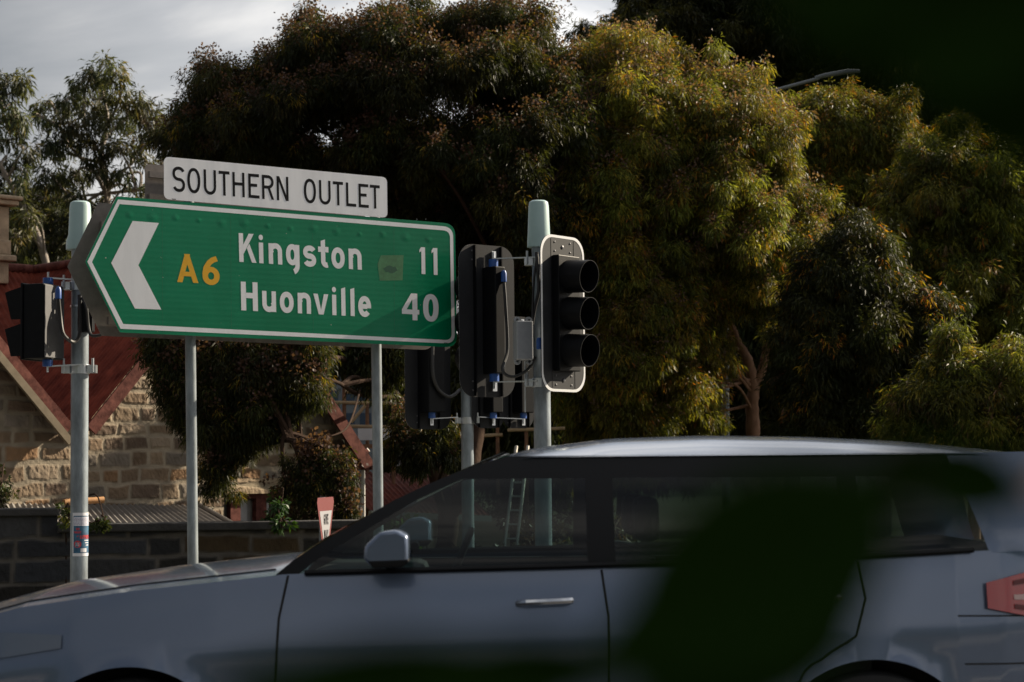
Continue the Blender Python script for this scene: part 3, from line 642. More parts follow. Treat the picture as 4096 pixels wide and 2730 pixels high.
# window
wo_ = MB()
fr = lambda s0, s1, z0, z1, o0, o1: MB().box(HP.pt((s0 + s1) / 2, (z0 + z1) / 2, (o0 + o1) / 2), HP.u * (s1 - s0) / 2, HP.n * (o1 - o0) / 2, Z * (z1 - z0) / 2)
win = fr(wl[0] - .02, wr[0] + .02, wb - .05, wl[1] + .02, -.20, -.19).build('window', mat('dim curtain behind glass', (.30, .29, .28), .25, 0, .25, 3), house)
for pxa, pxb in ((938, 978), (1040, 1082), (1140, 1185)):
    fr(HP.sz(pxa, 2000)[0], HP.sz(pxb, 2000)[0], wb, wl[1], -.16, -.08).build('mullion', redp, win)
fr(wl[0], wr[0], wl[1] - .06, wl[1], -.165, -.085).build('head_frame', redp, win)
for k, pxa in enumerate((895, 980, 1084)):
    fr(HP.sz(pxa, 2000)[0], HP.sz(pxa + 44, 2000)[0], wb, wl[1] - .06, -.187, -.183).build('pane', mat('window glass', (.33, .33, .34) if k != 0 else (.16, .15, .14), .12, 0, .3, 4), win)
# wings and roofs
OV = .28
A2 = HP(927, 968, OV); EL2 = HP(345, 1700, OV); ER2 = HP(1492, 1850, OV)
bk = HB
tlen = 4.9
def ridge_len(): 
    # length back along the wing at which its ridge meets the main ridge (seen at px 143)
    for i in range(400):
        q = A2 + bk * (i * .02); px = 2048 + F4 * ((q - CP).dot(_r) / (q - CP).dot(_f))
        if px < 143: return i * .02
    return 5.
tlen = ridge_len(); M0 = A2 + bk * tlen
rf = corrugated(MB(), A2, A2 + bk * (tlen + .4), EL2, EL2 + bk * (tlen + .4)); rf.build('wing_roof', redr, house, True)
corrugated(MB(), A2, A2 + bk * (tlen + .4), ER2, ER2 + bk * (tlen + .4)).build('wing_roof', redr, house, True)
A1 = HP(-290, 1000, OV); ER1 = HP(287, 1704, OV); EL1 = A1 + (A1 - ER1); EL1.z = ER1.z
corrugated(MB(), A1, A1 + bk * (tlen + .4), ER1, ER1 + bk * (tlen + .4)).build('wing_roof', redr, house, True)
corrugated(MB(), A1, A1 + bk * (tlen + .4), EL1, EL1 + bk * (tlen + .4)).build('wing_roof', redr, house, True)
run = A2.z - EL2.z
MA = M0 - HP.u * 12; MBp = M0 + HP.u * 3.4; dn = HP.n * run - Z * run
corrugated(MB(), MA, MBp, MA + dn, MBp + dn).build('main_roof', redr, house, True)
dn2 = -HP.n * run - Z * run
corrugated(MB(), MA, MBp, MA + dn2, MBp + dn2).build('main_roof', redr, house, True)
MB().tube([MA + Z * .02, MBp + Z * .02], .07, 10).build('ridge_cap', redp, house, True)
MB().tube([A2 + Z * .02, M0 + Z * .02], .07, 10).build('ridge_cap', redp, house, True)
def barge(a_, b_, m_, name, w=.2, drop=.0, th=.03, off=0.):
    a_ = a_ + HP.n * off - Z * drop; b_ = b_ + HP.n * off - Z * drop
    d_ = (b_ - a_).normalized(); dnv = d_.cross(HP.n).normalized()
    if dnv.z > 0: dnv = -dnv
    return MB().prism([a_, b_, b_ + dnv * w, a_ + dnv * w], HP.n * th).build(name, m_, house)
barge(A2, EL2, redp, 'bargeboard', .15, .01); barge(A2, ER2, redp, 'bargeboard', .17, .01)
barge(A1, ER1, redp, 'bargeboard', .14, .0, .03, .01); barge(A1, ER1, mat('aged cream paint', (.19, .155, .11), .8, 0, .2, 8, spec=.2), 'bargeboard', .085, .16, .045, -.0, )
MB().box(HP(1462, 1862, .15), HP.u * .03, HP.n * .15, Z * .06).build('eave_return', redp, house)
MB().box(HP(376, 1700, .1), HP.u * .06, HP.n * .06, Z * .07).build('rainwater_head', redp, house, bevel=.01)
# side wall going back at the right end, main walls
gs = HP.sz(1432, 1800)
sw = Plane(HP.pt(gs[0], 0), 134)
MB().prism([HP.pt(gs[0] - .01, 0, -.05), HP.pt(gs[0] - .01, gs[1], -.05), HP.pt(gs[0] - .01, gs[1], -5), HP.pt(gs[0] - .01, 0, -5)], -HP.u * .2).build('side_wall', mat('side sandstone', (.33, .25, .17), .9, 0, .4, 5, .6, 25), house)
MB().tube([HP.pt(gs[0] + .03, .0, .06), HP.pt(gs[0] + .03, gs[1] - .06, .06), HP.pt(gs[0] + .08, gs[1], .12)], .032, 10).build('downpipe', mat('white pvc', (.62, .60, .56), .5), house, True)
# chimney
def on_ridge(px):
    best = None
    for i in range(2400):
        q = MA + HP.u * (i * .01); x = 2048 + F4 * ((q - CP).dot(_r) / (q - CP).dot(_f))
        if best is None or abs(x - px) < best[0]: best = (abs(x - px), q)
    return best[1]
cq = on_ridge(-75)
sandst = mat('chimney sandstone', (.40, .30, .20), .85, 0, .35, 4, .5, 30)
zpx = lambda py: cq.z + (1072 - py) * cq.y / F4
ch = MB().box(Vector((cq.x, cq.y, (zpx(1140) + zpx(830)) / 2)), HP.u * .26, HP.n * .30, Z * (zpx(830) - zpx(1140)) / 2).build('chimney', sandst, house, bevel=.015)
for y0, y1, gx_, gy_ in ((1051, 1026, .34, .38), (965, 1026, .285, .32), (826, 805, .36, .40), (805, 788, .40, .44)):
    zA, zB = sorted((zpx(y0), zpx(y1)))
    MB().box(Vector((cq.x, cq.y, (zA + zB) / 2)), HP.u * gx_, HP.n * gy_, Z * (zB - zA) / 2).build('chimney_course', sandst, ch, bevel=.02)
# lean-to roof at the foot of the wall
greyroof = mat('grey roof iron', (.20, .19, .18), .5, .3, .25, 3, col2=(.27, .25, .23))
r0 = HP(-250, 2012, .03); r1 = HP(793, 2022, .03); e0 = HP(-250, 2160, 1.5); e1 = HP(945, 2108, 1.5)
corrugated(MB(), r0, r1, e0, e1, .075, .011).build('lean_to_roof', greyroof, house, True)
MB().box((e0 + e1) / 2 - Z * .5, (e1 - e0) / 2, HP.n * .02, Z * .46).build('lean_to_wall', mat('lean-to boards', (.12, .10, .09), .8, 0, .3, 5), house)
MB().tube([r1 + Z * .01, e1 + Z * .01], .03, 8).build('hip_cap', greyroof, house, True)
MB().tube([HP(820, 2040, .35), HP(850, 2034, .3)], .018, 8).build('overflow_pipe', cream, house, True)
clay = mat('terracotta', (.46, .24, .10), .75, 0, .15, 12, .1, 60)
pa = at(256, 2010, 22.6); pb_ = at(414, 2000, 22.9)
o = MB().lathe(pa, pb_ - pa, [(.028, 0), (.036, 0), (.036, (pb_ - pa).length), (.028, (pb_ - pa).length), (.028, 0)], 16)
tag(o.build('clay_pipe', clay, None, True), 'orange clay pipe lying on the grey lean-to roof', 'pipe')
# dark boundary wall
BW = Plane(at(500, 2100, 20.0), 10)
bwall = thing('boundary_wall', 'dark bluestone block wall with a capping in front of the stone house', 'wall', BW.pt(0, 0))
dpal = [(.026, .026, .028), (.036, .03, .025), (.032, .034, .04), (.05, .034, .018), (.022, .02, .018), (.045, .045, .048)]
s1_ = BW.sz(1500, 2100)[0]; s0_ = BW.sz(-400, 2100)[0]; zc = BW.sz(500, 2128)[1]; sm = BW.sz(232, 2100)[0]; zc2 = BW.sz(120, 2066)[1]
masonry('wall_face', BW, [(s0_, 0), (s1_, 0), (s1_, zc), (sm, zc), (sm, zc2), (s0_, zc2)], bwall, dpal, (.10, .09, .08), course=(.17, .29), width=(.22, .8), relief=.022, step=.018, seed=21, gap=.012)
capm = mat('dark capstone', (.038, .036, .036), .85, 0, .4, 5, .5, 25)
cpz = BW.sz(500, 2094)[1]; cpz2 = BW.sz(120, 2034)[1]
MB().box(BW.pt((sm + s1_) / 2, (zc + cpz) / 2, -.13), BW.u * (s1_ - sm) / 2, BW.n * .19, Z * (cpz - zc) / 2).build('capping', capm, bwall, bevel=.015)
MB().box(BW.pt((sm + s0_) / 2, (zc2 + cpz2) / 2, -.13), BW.u * (sm - s0_) / 2, BW.n * .19, Z * (cpz2 - zc2) / 2).build('capping', capm, bwall, bevel=.015)
MB().box(BW.pt((s0_ + s1_) / 2, zc / 2 - .01, -.14), BW.u * (s1_ - s0_) / 2, BW.n * .12, Z * (zc / 2 - .01)).build('wall_core', capm, bwall)

# ------------------------------------------------------------------ give way sign, cottage, scaffold, ladder, far building
gw = thing('give_way_sign', 'small red and white GIVE WAY sign standing by the dark boundary wall', 'road sign', at(1303, 2300, 19.2) - Z * .4); gw.location.z = 0
GP = Plane(at(1303, 2095, 19.0), 83)
tri = lambda s, off: [GP.p + GP.u * x * s * .92 + Z * z * s * .92 + GP.n * off for x, z in ((-.40, .22), (-.37, .27), (.37, .27), (.40, .22), (.04, -.46), (-.04, -.46))]
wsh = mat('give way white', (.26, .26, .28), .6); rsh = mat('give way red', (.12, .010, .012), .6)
pnl = MB().prism(tri(1, 0)[::-1], -GP.n * .003).build('panel', rsh, gw)
MB().add([GP.p + GP.u * x + Z * z + GP.n * .002 for x, z in ((-.27, .12), (.27, .12), (.0, -.33))], [(2, 1, 0)]).build('white_field', wsh, pnl)
lb = MB()
for txt, z0, hh_ in (('GIVE', -.01, .10), ('WAY', -.15, .09)):
    wds = [glyph(c, .2)[0] for c in txt]; tot = sum(wds) + .16 * (len(txt) - 1); x = -tot / 2
    for c, wd in zip(txt, wds):
        for k, q in glyph_polys(c, .2)[1]: lb.add([GP.p + GP.u * (x + p.x) * hh_ * .8 + Z * (z0 + p.y * hh_) + GP.n * (.0035 + .0003 * k) for p in q], [tuple(range(len(q)))])
        x += wd + .16
lb.build('lettering', M['ink'], pnl)
q = GP.p - GP.n * .035; MB().tube([Vector((q.x, q.y, q.z + .25)), Vector((q.x, q.y, 0))], .03, 12).build('post', M['galvpost'], gw, True)
# cottage to the right of the house
CT = Plane(at(1650, 2060, 27.5), 30)
cot = thing('cottage', 'low cream cottage with rusty red iron roof seen through the car', 'house', CT.pt(0, 0))
e_l = CT(1480, 2045, .35); e_r = CT(1960, 2064, .35); rl = CT(1330, 1885, -2.2); rr = CT(1800, 1900, -2.2)
corrugated(MB(), rl, rr, e_l, e_r, .085, .012).build('roof', redr, cot, True)
MB().box((e_l + e_r) / 2 - Z * .04, (e_r - e_l) / 2, CT.n * .05, Z * .04).build('gutter', mat('pale green gutter', (.30, .36, .33), .5), cot)
sa, za = CT.sz(1520, 2075); sb, _ = CT.sz(1735, 2075)
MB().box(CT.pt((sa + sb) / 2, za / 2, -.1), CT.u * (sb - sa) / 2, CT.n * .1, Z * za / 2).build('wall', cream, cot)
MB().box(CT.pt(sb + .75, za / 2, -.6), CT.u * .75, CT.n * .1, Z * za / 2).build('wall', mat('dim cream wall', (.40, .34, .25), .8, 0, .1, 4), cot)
wx0, wz1 = CT.sz(1668, 2098); wx1, wz0 = CT.sz(1705, 2196)
wn = MB().box(CT.pt((wx0 + wx1) / 2, (wz0 + wz1) / 2, .004), CT.u * (wx1 - wx0) / 2, CT.n * .003, Z * (wz1 - wz0) / 2).build('window', mat('dark cottage glass', (.05, .06, .065), .1), cot)
for s in (wx0 - .03, wx1 + .03, (wx0 + wx1) / 2 + .02): MB().box(CT.pt(s, (wz0 + wz1) / 2, .02), CT.u * .028, CT.n * .02, Z * (wz1 - wz0) / 2).build('window_frame', mat('cream trim', (.6, .54, .42), .6), wn)
# scaffold
scf = thing('scaffold', 'rusty tube scaffold with timber rails beside the stone house gable', 'scaffold', at(1500, 2300, 29.0)); scf.location.z = 0
rust = mat('rusty scaffold tube', (.24, .13, .075), .75, .2, .4, 8); wood = mat('pale timber rail', (.42, .31, .18), .8, 0, .2, 6)
for px, yt, Y in ((1376, 1400, 29.), (1468, 1440, 29.6), (1571, 1330, 29.), (1990, 1690, 30.), (2105, 1690, 30.)):
    a_ = at(px, yt, Y); MB().tube([a_, Vector((a_.x, a_.y, 0))], .028, 8).build('standard', rust, scf, True)
for y_, x0, x1, Y in ((1611, 1340, 1625, 29.), (1568, 1380, 1510, 29.), (1672, 1560, 1700, 29.), (1706, 1400, 1600, 29.), (1748, 1840, 2010, 30.), (1722, 2030, 2260, 30.)):
    MB().tube([at(x0, y_, Y - .05), at(x1, y_ + (4 if x0 < 1800 else -8), Y - .05)], .026, 8).build('ledger', wood, scf, True)
MB().tube([at(1405, 1690, 28.9), at(1462, 1622, 28.9)], .024, 8).build('brace', wood, scf, True)
MB().box(at(1500, 1738, 28.9), (.24, .06, 0), (0, .03, 0), (0, 0, .085)).build('fascia_board', mat('pale fascia', (.62, .64, .66), .6, 0, .1, 5), scf)
MB().box(at(1625, 1840, 28.9), (.16, .03, 0), (0, .02, 0), (0, 0, .09)).build('fascia_board', mat('pale sheet', (.55, .56, .58), .6, 0, .1, 5), scf)
MB().box(at(1500, 1786, 28.95), (.3, .06, 0), (0, .04, 0), (0, 0, .03)).build('plank', rust, scf)
# ladder
lad = thing('ladder', 'aluminium ladder leaning by the scaffold behind the car', 'ladder', at(2050, 2400, 27)); lad.location.z = 0
lm = mat('ladder aluminium', (.5, .48, .43), .5, .4)
la, lb_ = at(2045, 1960, 27.3), at(2013, 2230, 26.8); ra_, rb_ = at(2092, 1960, 27.3), at(2062, 2230, 26.8)
for a_, b_ in ((la, lb_), (ra_, rb_)):
    d_ = (b_ - a_) / (a_.z - b_.z); MB().tube([a_ - d_ * .6, a_ + d_ * a_.z], .022, 8).build('rail', lm, lad)
for i in range(-2, 7):
    t_ = i * .21 + .1; MB().tube([la.lerp(lb_, t_), ra_.lerp(rb_, t_)], .014, 8).build('rung', lm, lad)
# far pale building
fbp = Plane(at(1420, 1500, 60), 15)
fbd = thing('far_building', 'distant pale blue grey building showing beyond the scaffold', 'building', fbp.pt(0, 0))
x0, zt_ = fbp.sz(1290, 1430); x1, _ = fbp.sz(1500, 1430)
MB().box(fbp.pt((x0 + x1) / 2, zt_ / 2, -1.5), fbp.u * (x1 - x0) / 2, fbp.n * 1.5, Z * zt_ / 2).build('wall', mat('far wall', (.13, .15, .18), .8, 0, .1, 1), fbd)
for i in range(3):
    for j in range(3): MB().box(fbp.pt(x0 + .3 + i * .5, zt_ - .5 - j * .7, .01), fbp.u * .17, fbp.n * .01, Z * .22).build('window', mat('far glass', (.05, .07, .11), .1), fbd)
# hill
hv = []; hs = []
nx, ny = 90, 20
for j in range(ny):
    for i in range(nx):
        x = -260 + 520 * i / (nx - 1); y = 95 + 170 * j / (ny - 1)
        e = math.sin(min(1, j / 12) * math.pi / 2) * (9 + 5 * math.sin(x * .021 + 1) + 3 * math.sin(x * .06)) + random.uniform(-.5, .5)
        hv.append((x, y, e if j > 0 else -1))
hf_ = [(j * nx + i, j * nx + i + 1, (j + 1) * nx + i + 1, (j + 1) * nx + i) for j in range(ny - 1) for i in range(nx - 1)]
tag(MB().add(hv, hf_).build('hill', mat('wooded hillside', (.022, .030, .014), .95, 0, .55, .35, .8, 1.2, spec=.05), None, True), kind='structure')

hv = []  # unseen hill added behind the camera to darken car reflections and low skylight
for j in range(8):
    for i in range(nx):
        x = -260 + 520 * i / (nx - 1); y = -30 - 10 * j
        hv.append((x, y, -1 if j == 0 else min(1, j / 3) * (9 + 2.5 * math.sin(x * .09) + 1.5 * math.sin(x * .31)) + random.uniform(-.4, .4)))
tag(MB().add(hv, [(j * nx + i, (j + 1) * nx + i, (j + 1) * nx + i + 1, j * nx + i + 1) for j in range(7) for i in range(nx - 1)]).build('hill', bpy.data.materials['wooded hillside'], None, True), kind='structure')
# ------------------------------------------------------------------ foliage
rs = np.random.RandomState(5)
def unit(n):
    v = rs.normal(size=(n, 3)); return v / np.linalg.norm(v, axis=1, keepdims=True)
def fill_lobes(poly, Yc, depth, r_px, spacing, holes=(), layers=(-1, 0, 1), small=.58):
    P = np.array(poly, float); rag = []
    for a_, b_ in zip(P, np.roll(P, -1, 0)):
        k_ = max(1, int(np.linalg.norm(b_ - a_) / (r_px * .75))); nr = np.array([(b_ - a_)[1], -(b_ - a_)[0]]) / (np.linalg.norm(b_ - a_) + 1e-6)
        rag += [a_ + (b_ - a_) * i_ / k_ + nr * rs.normal() * r_px * .34 for i_ in range(k_)]
    P = np.array(rag); x0, y0 = P.min(0); x1, y1 = P.max(0); out = []
    A = P; B = np.roll(P, -1, 0); AB = B - A; L2 = (AB ** 2).sum(1)
    def edge(p):
        t_ = np.clip(((p - A) * AB).sum(1) / L2, 0, 1); return np.sqrt(((A + t_[:, None] * AB - p) ** 2).sum(1).min())
    for ly in layers:
        k = small if ly == -1 else (1.0 if ly == 0 else .85); sp_ = spacing * (k * 1.12 if ly == -1 else 1.)
        got = np.zeros((0, 2)); cand = np.stack([rs.uniform(x0, x1, 5200), rs.uniform(y0, y1, 5200)], 1); cand = cand[inpoly(cand[:, 0], cand[:, 1], [tuple(q) for q in P])]
        for p in cand:
            if len(got) and ((got - p) ** 2).sum(1).min() < sp_ * sp_: continue
            e = edge(p); r = rs.uniform(.65, 1.4) * r_px * k
            if e < r * .62:
                if e < r_px * k * .3: continue
                r = e / .62
            if ly == -1 and rs.rand() < .2: got = np.concatenate([got, p[None]]); continue
            if any(np.hypot((p[0] - h[0]) / h[2], (p[1] - h[1]) / h[3]) < 1 for h in holes): continue
            got = np.concatenate([got, p[None]]); hh_ = depth * min(1, math.sqrt(e / 260.))
            Y = Yc + (ly * hh_ * rs.uniform(.45, 1.05) if ly else rs.uniform(-.25, .25) * hh_); out.append((at(p[0], p[1], Y), r * Y / F4))
    for i_ in range(len(P)):     # loose sprigs standing out of the outline
        a_ = P[i_ - 1]; b_ = P[(i_ + 1) % len(P)]; nr = np.array([(b_ - a_)[1], -(b_ - a_)[0]]); nr = nr / (np.linalg.norm(nr) + 1e-6)
        if inpoly(np.array([P[i_][0] + nr[0] * 12]), np.array([P[i_][1] + nr[1] * 12]), [tuple(q) for q in P])[0]: nr = -nr
        for _ in range(rs.randint(0, 3)):
            p = P[i_] + nr * rs.uniform(-.25, .34) * r_px + rs.normal(size=2) * r_px * .15; r = rs.uniform(.2, .4) * r_px; Y = Yc + rs.uniform(-.5, .3) * depth * .4; out.append((at(p[0], p[1], Y), r * Y / F4))
    return out
def leaves(lobes, dens, pal, wts, L=(.062, .125), wd=.145, tips=None, tipf=.0, seeds=0., seedcol=(.075, .045, .035), droop=.75, clump=.10, per=18, squash=.85):
    V = []; Cc = []
    pal = np.array(pal)
    for lo_ in lobes:
        c, r = lo_[0], lo_[1]; ls = lo_[2] if len(lo_) > 2 else 1.; tint = np.array([1, 1, 1.]) * rs.uniform(.55, 1.35) * np.array([rs.uniform(.9, 1.15), 1, rs.uniform(.85, 1.1)])
        c = np.array(c); K = max(6, int(dens * r * r / per / ls ** 1.3)); o = unit(K); rad = 1 - .5 * rs.rand(K) ** 1.6; rad = np.where(rs.rand(K) < .10, rs.uniform(1.05, 1.4, K), rad)
        wob = 1 + .3 * np.sin(o[:, 0] * 5 + c[0] * 9) * np.cos(o[:, 2] * 6 + c[2] * 7)
        cc = c + o * (r * rad * wob)[:, None] * np.array([1, 1, squash])
        isseed = (rs.rand(K) < seeds) & (o[:, 2] > .05) & (rad > .8)
        n = per; lo = np.repeat(o, n, 0); ro_ = unit(K * n) * (rs.rand(K * n, 1) ** .5)
        base = np.repeat(cc, n, 0) + ro_ * clump * ls * np.array([1, 1, 1.2])
        d = np.array([0, 0, -1.]) * droop + lo * .35 + ro_ * .75 + rs.normal(size=(K * n, 3)) * .22; d /= np.linalg.norm(d, axis=1, keepdims=True)
        s = np.cross(d, rs.normal(size=(K * n, 3))); s /= np.linalg.norm(s, axis=1, keepdims=True)
        le = rs.uniform(L[0], L[1], K * n)[:, None] * ls; w = le * wd * .5; bend = np.cross(d, s) * le * .16 + s * le * rs.normal(size=(K * n, 1)) * .12
        q = np.stack([base, base + d * le * .48 + s * w + bend, base + d * le + bend * .1 - np.array([0, 0, .12]) * le, base + d * le * .48 - s * w + bend], 1)
        ci = rs.choice(len(pal), K, p=wts); ci = np.repeat(ci, n); col = pal[ci] * tint * rs.uniform(.7, 1.3, (K * n, 1))
        if tips is not None:
            tp = np.repeat((rs.rand(K) < tipf) & (rad > .86) & (o[:, 2] > -.3), n); col[tp] = np.array(tips)[rs.randint(0, len(tips), tp.sum())] * rs.uniform(.7, 1.3, (tp.sum(), 1))
        sm = np.repeat(isseed, n)
        if sm.any():
            k = sm.sum(); bs = base[sm] + np.array([0, 0, .10]) + rs.normal(size=(k, 3)) * .035; a1 = unit(k) * .02; a2 = np.cross(a1, unit(k)); a2 = a2 / (np.linalg.norm(a2, axis=1, keepdims=True) + 1e-9) * .02
            q[sm] = np.stack([bs - a1, bs + a2, bs + a1, bs - a2], 1); col[sm] = np.array(seedcol) * rs.uniform(.7, 1.4, (k, 1))
        V.append(q.reshape(-1, 3)); Cc.append(np.repeat(col, 4, 0))
    return np.concatenate(V), np.concatenate(Cc)
LEAF = attr_mat('eucalypt leaves', .48, .46, .2)
LEAFD = attr_mat('glossy leaves', .45, .3, .3)
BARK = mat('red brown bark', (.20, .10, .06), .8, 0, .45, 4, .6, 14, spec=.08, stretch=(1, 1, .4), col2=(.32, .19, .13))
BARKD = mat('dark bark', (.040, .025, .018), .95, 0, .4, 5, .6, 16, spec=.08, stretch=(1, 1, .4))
BARKP = mat('pale gum bark', (.24, .20, .165), .75, 0, .3, 3, .3, 12, stretch=(1, 1, .5))
NL = [0]
def tree(name, label, lobes, trunk, bark, lf, base, twigs=18, limbs=(), group=None, cat='tree', twr=.035, tk=1., **kw):
    t_ = thing(name, label, cat, (base.x, base.y, 0), group)
    V, Cc = leaves(lobes, **kw); NL[0] += len(V) // 4
    me = quadmesh('crown', V, np.arange(len(V)).reshape(-1, 4), Cc); me.materials.append(lf)
    link(bpy.data.objects.new('crown', me), t_)
    mb = MB()
    for path, r0_, r1_ in trunk:
        P_ = catmull(path, 6); m_ = len(P_); r0_ *= tk; r1_ *= tk; mb.tube(P_, [r0_ + (r1_ - r0_) * i / (m_ - 1) + .012 * math.sin(i * 1.9) * r0_ / .2 for i in range(m_)], 12)
    mb.build('trunk', bark, t_, True)
    if twigs:
        tb = MB(); allp = [Vector(p) for path, _, _ in trunk for p in catmull(path, 4)[7:]]
        idx = list(range(len(lobes))); random.shuffle(idx)
        for i in idx[:twigs]:
            c, r = lobes[i][:2]; c = Vector(c); s = min(random.sample(allp, min(len(allp), max(4, int(len(allp) * .3)))), key=lambda p: (p - c).length + max(0, p.z - c.z + .12 * (p - c).length) * 2)
            mid = s.lerp(c, .5) + Vector((random.uniform(-.15, .15), random.uniform(-.15, .15), random.uniform(-.05, .3)))
            P_ = catmull([s, mid, c, c + (c - mid).normalized() * r * .6], 5); tb.tube(P_, [twr * (1 - .85 * k / (len(P_) - 1)) for k in range(len(P_))], 6)
            for k in range(4):
                e = c + Vector(unit(1)[0]) * r * .8; tb.tube(catmull([mid.lerp(c, .7), c.lerp(e, .4) + Z * .05, e], 3), [.012, .011, .01, .009, .008, .007, .005], 5)
        tb.build('branches', bark, t_, True)
    return t_
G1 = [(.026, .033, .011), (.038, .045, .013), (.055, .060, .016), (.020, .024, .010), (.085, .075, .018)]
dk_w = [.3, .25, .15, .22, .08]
# big dark tree behind the sign
polyA = [(690, 560), (720, 450), (860, 340), (950, 270), (1120, 215), (1260, 140), (1330, 85), (1550, 35), (1800, 15), (2020, 0), (2150, 60), (2240, 150), (2300, 280), (2340, 500), (2340, 800), (2260, 1000), (2230, 1260), (1880, 1290), (1750, 900), (1560, 900), (1500, 720), (1100, 660), (700, 660)]
holesA = [(1290, 510, 190, 110), (1540, 440, 140, 80), (1800, 430, 190, 85), (1640, 500, 80, 60)]
lobA = fill_lobes(polyA, 30, 2.0, 125, 105, holesA)
polyH = [(590, 1340), (1290, 1340), (1260, 1590), (1130, 1730), (1040, 1800), (960, 1860), (920, 1960), (850, 1950), (790, 1820), (730, 1730), (660, 1610), (620, 1500)]
lobH = [(c_, r_, .72) for c_, r_ in fill_lobes(polyH, 21.3, .45, 80, 68, layers=(-1, 0, 1))]
polyH2 = [(1130, 1880), (1240, 1800), (1340, 1800), (1425, 1880), (1420, 2080), (1300, 2230), (1150, 2230), (1100, 2060)]
lobH2 = [(c_, r_, .6) for c_, r_ in fill_lobes(polyH2, 20.9, .5, 42, 50, layers=(0, 0), small=1.) if rs.rand() < .62]
lobS = fill_lobes([(1270, 1340), (1660, 1340), (1650, 1470), (1560, 1520), (1470, 1580), (1390, 1500), (1300, 1490)], 25.2, .5, 60, 66, layers=(-1, 0)) + fill_lobes([(1560, 1640), (1700, 1700), (1800, 1720), (1790, 1860), (1620, 1860), (1560, 1800)], 25.5, .4, 65, 60, layers=(0,))
b0 = at(1775, 2500, 27)
trunkA = [([Vector((b0.x, b0.y, 0)), at(1775, 2250, 27), at(1790, 2050, 27), at(1700, 1750, 27), at(1660, 1560, 27.5), at(1650, 1350, 28), at(1600, 1000, 29), at(1450, 600, 30)], .30, .09),
          ([at(1705, 1760, 27), at(1600, 1600, 26.5), at(1480, 1500, 26), at(1380, 1440, 25), at(1200, 1420, 23), at(1000, 1400, 21.5)], .12, .04),
          ([at(1660, 1560, 27.2), at(1560, 1480, 26.5), at(1470, 1420, 26), at(1380, 1400, 25), at(1250, 1330, 23.5)], .10, .04),
          ([at(1580, 1590, 26.5), at(1440, 1580, 25), at(1350, 1530, 24), at(1250, 1510, 22.5), at(1150, 1540, 21.5)], .06, .02),
          ([at(1440, 1560, 25), at(1400, 1690, 22.4), at(1340, 1740, 21.6), at(1200, 1760, 21.2), at(1150, 1760, 21)], .025, .008),
          ([at(1800, 2060, 27), at(1880, 1900, 27), at(1920, 1700, 27.5), at(1960, 1500, 28), at(2000, 1100, 29), at(2050, 600, 30)], .2, .06),
          ([at(1600, 1000, 29), at(1380, 640, 30), at(1300, 520, 30)], .08, .03), ([at(1480, 680, 30), at(1400, 500, 30), at(1370, 430, 30)], .06, .02)]
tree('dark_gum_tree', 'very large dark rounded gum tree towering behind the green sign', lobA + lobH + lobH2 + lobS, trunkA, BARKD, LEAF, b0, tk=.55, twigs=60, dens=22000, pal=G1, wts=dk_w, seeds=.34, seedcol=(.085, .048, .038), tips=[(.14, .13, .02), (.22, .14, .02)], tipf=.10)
# lit tree in the middle right
polyB = [(1900, 620), (2020, 420), (2150, 330), (2270, 260), (2350, 185), (2450, 150), (2600, 160), (2750, 240), (2870, 310), (2890, 280), (2960, 265), (3050, 290), (3110, 380), (3160, 470), (3150, 560), (3180, 700), (3270, 830), (3310, 900), (3250, 1010), (3150, 1070), (3080, 1190), (2950, 1200), (2900, 1250), (2865, 1480), (2850, 1600), (2800, 1800), (2650, 1830), (2300, 1830), (2240, 1500), (2200, 1250), (2100, 1000), (1950, 850)]
lobB = fill_lobes(polyB, 31, 1.6, 115, 96, [(2950, 1330, 40, 80)])
G2 = [(.12, .135, .024), (.18, .185, .034), (.25, .23, .04), (.06, .072, .018), (.32, .22, .035), (.15, .10, .05)]
TP = [(.34, .17, .02), (.40, .24, .02), (.30, .25, .03), (.34, .11, .02)]
b0 = at(3012, 2400, 32)
trunkB = [([Vector((b0.x, b0.y, 0)), at(3012, 1760, 32), at(3008, 1620, 32), at(3015, 1540, 32), at(2990, 1440, 32), at(2950, 1370, 32), at(2920, 1290, 32), at(2800, 1000, 31.5), at(2700, 700, 31.3)], .105, .03),
          ([at(3015, 1550, 32), at(3045, 1490, 32), at(3060, 1420, 32), at(3065, 1330, 32), at(3070, 1100, 32), at(3060, 700, 32)], .07, .02),
          ([at(2940, 1365, 32), at(2915, 1340, 31.8), at(2880, 1320, 31.5)], .03, .012)]
tree('sunlit_gum_tree', 'sunlit gum tree with yellow green drooping leaves right of the signals', lobB, trunkB, BARK, LEAF, b0, tk=1.2, twigs=34, twr=.028, dens=22500, pal=G2, wts=[.26, .22, .13, .24, .06, .09], seeds=.2, seedcol=(.15, .095, .075), tips=TP, tipf=.13)
# tree at the top behind
polyC = [(2240, 260), (2330, 80), (2450, 50), (2560, 20), (2640, -60), (2800, -160), (3400, -220), (4100, -200), (4100, 640), (3650, 700), (3400, 600), (3300, 480), (3150, 560), (3060, 380), (2850, 380), (2600, 200)]
lobC = fill_lobes(polyC, 44, 2., 120, 112, [(2640, 10, 60, 40)])
b0 = at(3150, 2400, 44)
tree('tall_back_tree', 'tall dark tree rising behind the sunlit gum at the top of the view', lobC, [([Vector((b0.x, b0.y, 0)), at(3160, 1800, 44), at(3170, 1400, 44), at(3200, 900, 44), at(3150, 400, 44)], .28, .08), ([at(3180, 1200, 44), at(3000, 700, 44), at(2800, 300, 44)], .12, .04)], BARK, LEAF, b0, twigs=20, dens=7500, pal=G1, wts=dk_w, L=(.14, .24), tips=[(.12, .11, .02)], tipf=.1, clump=.1)
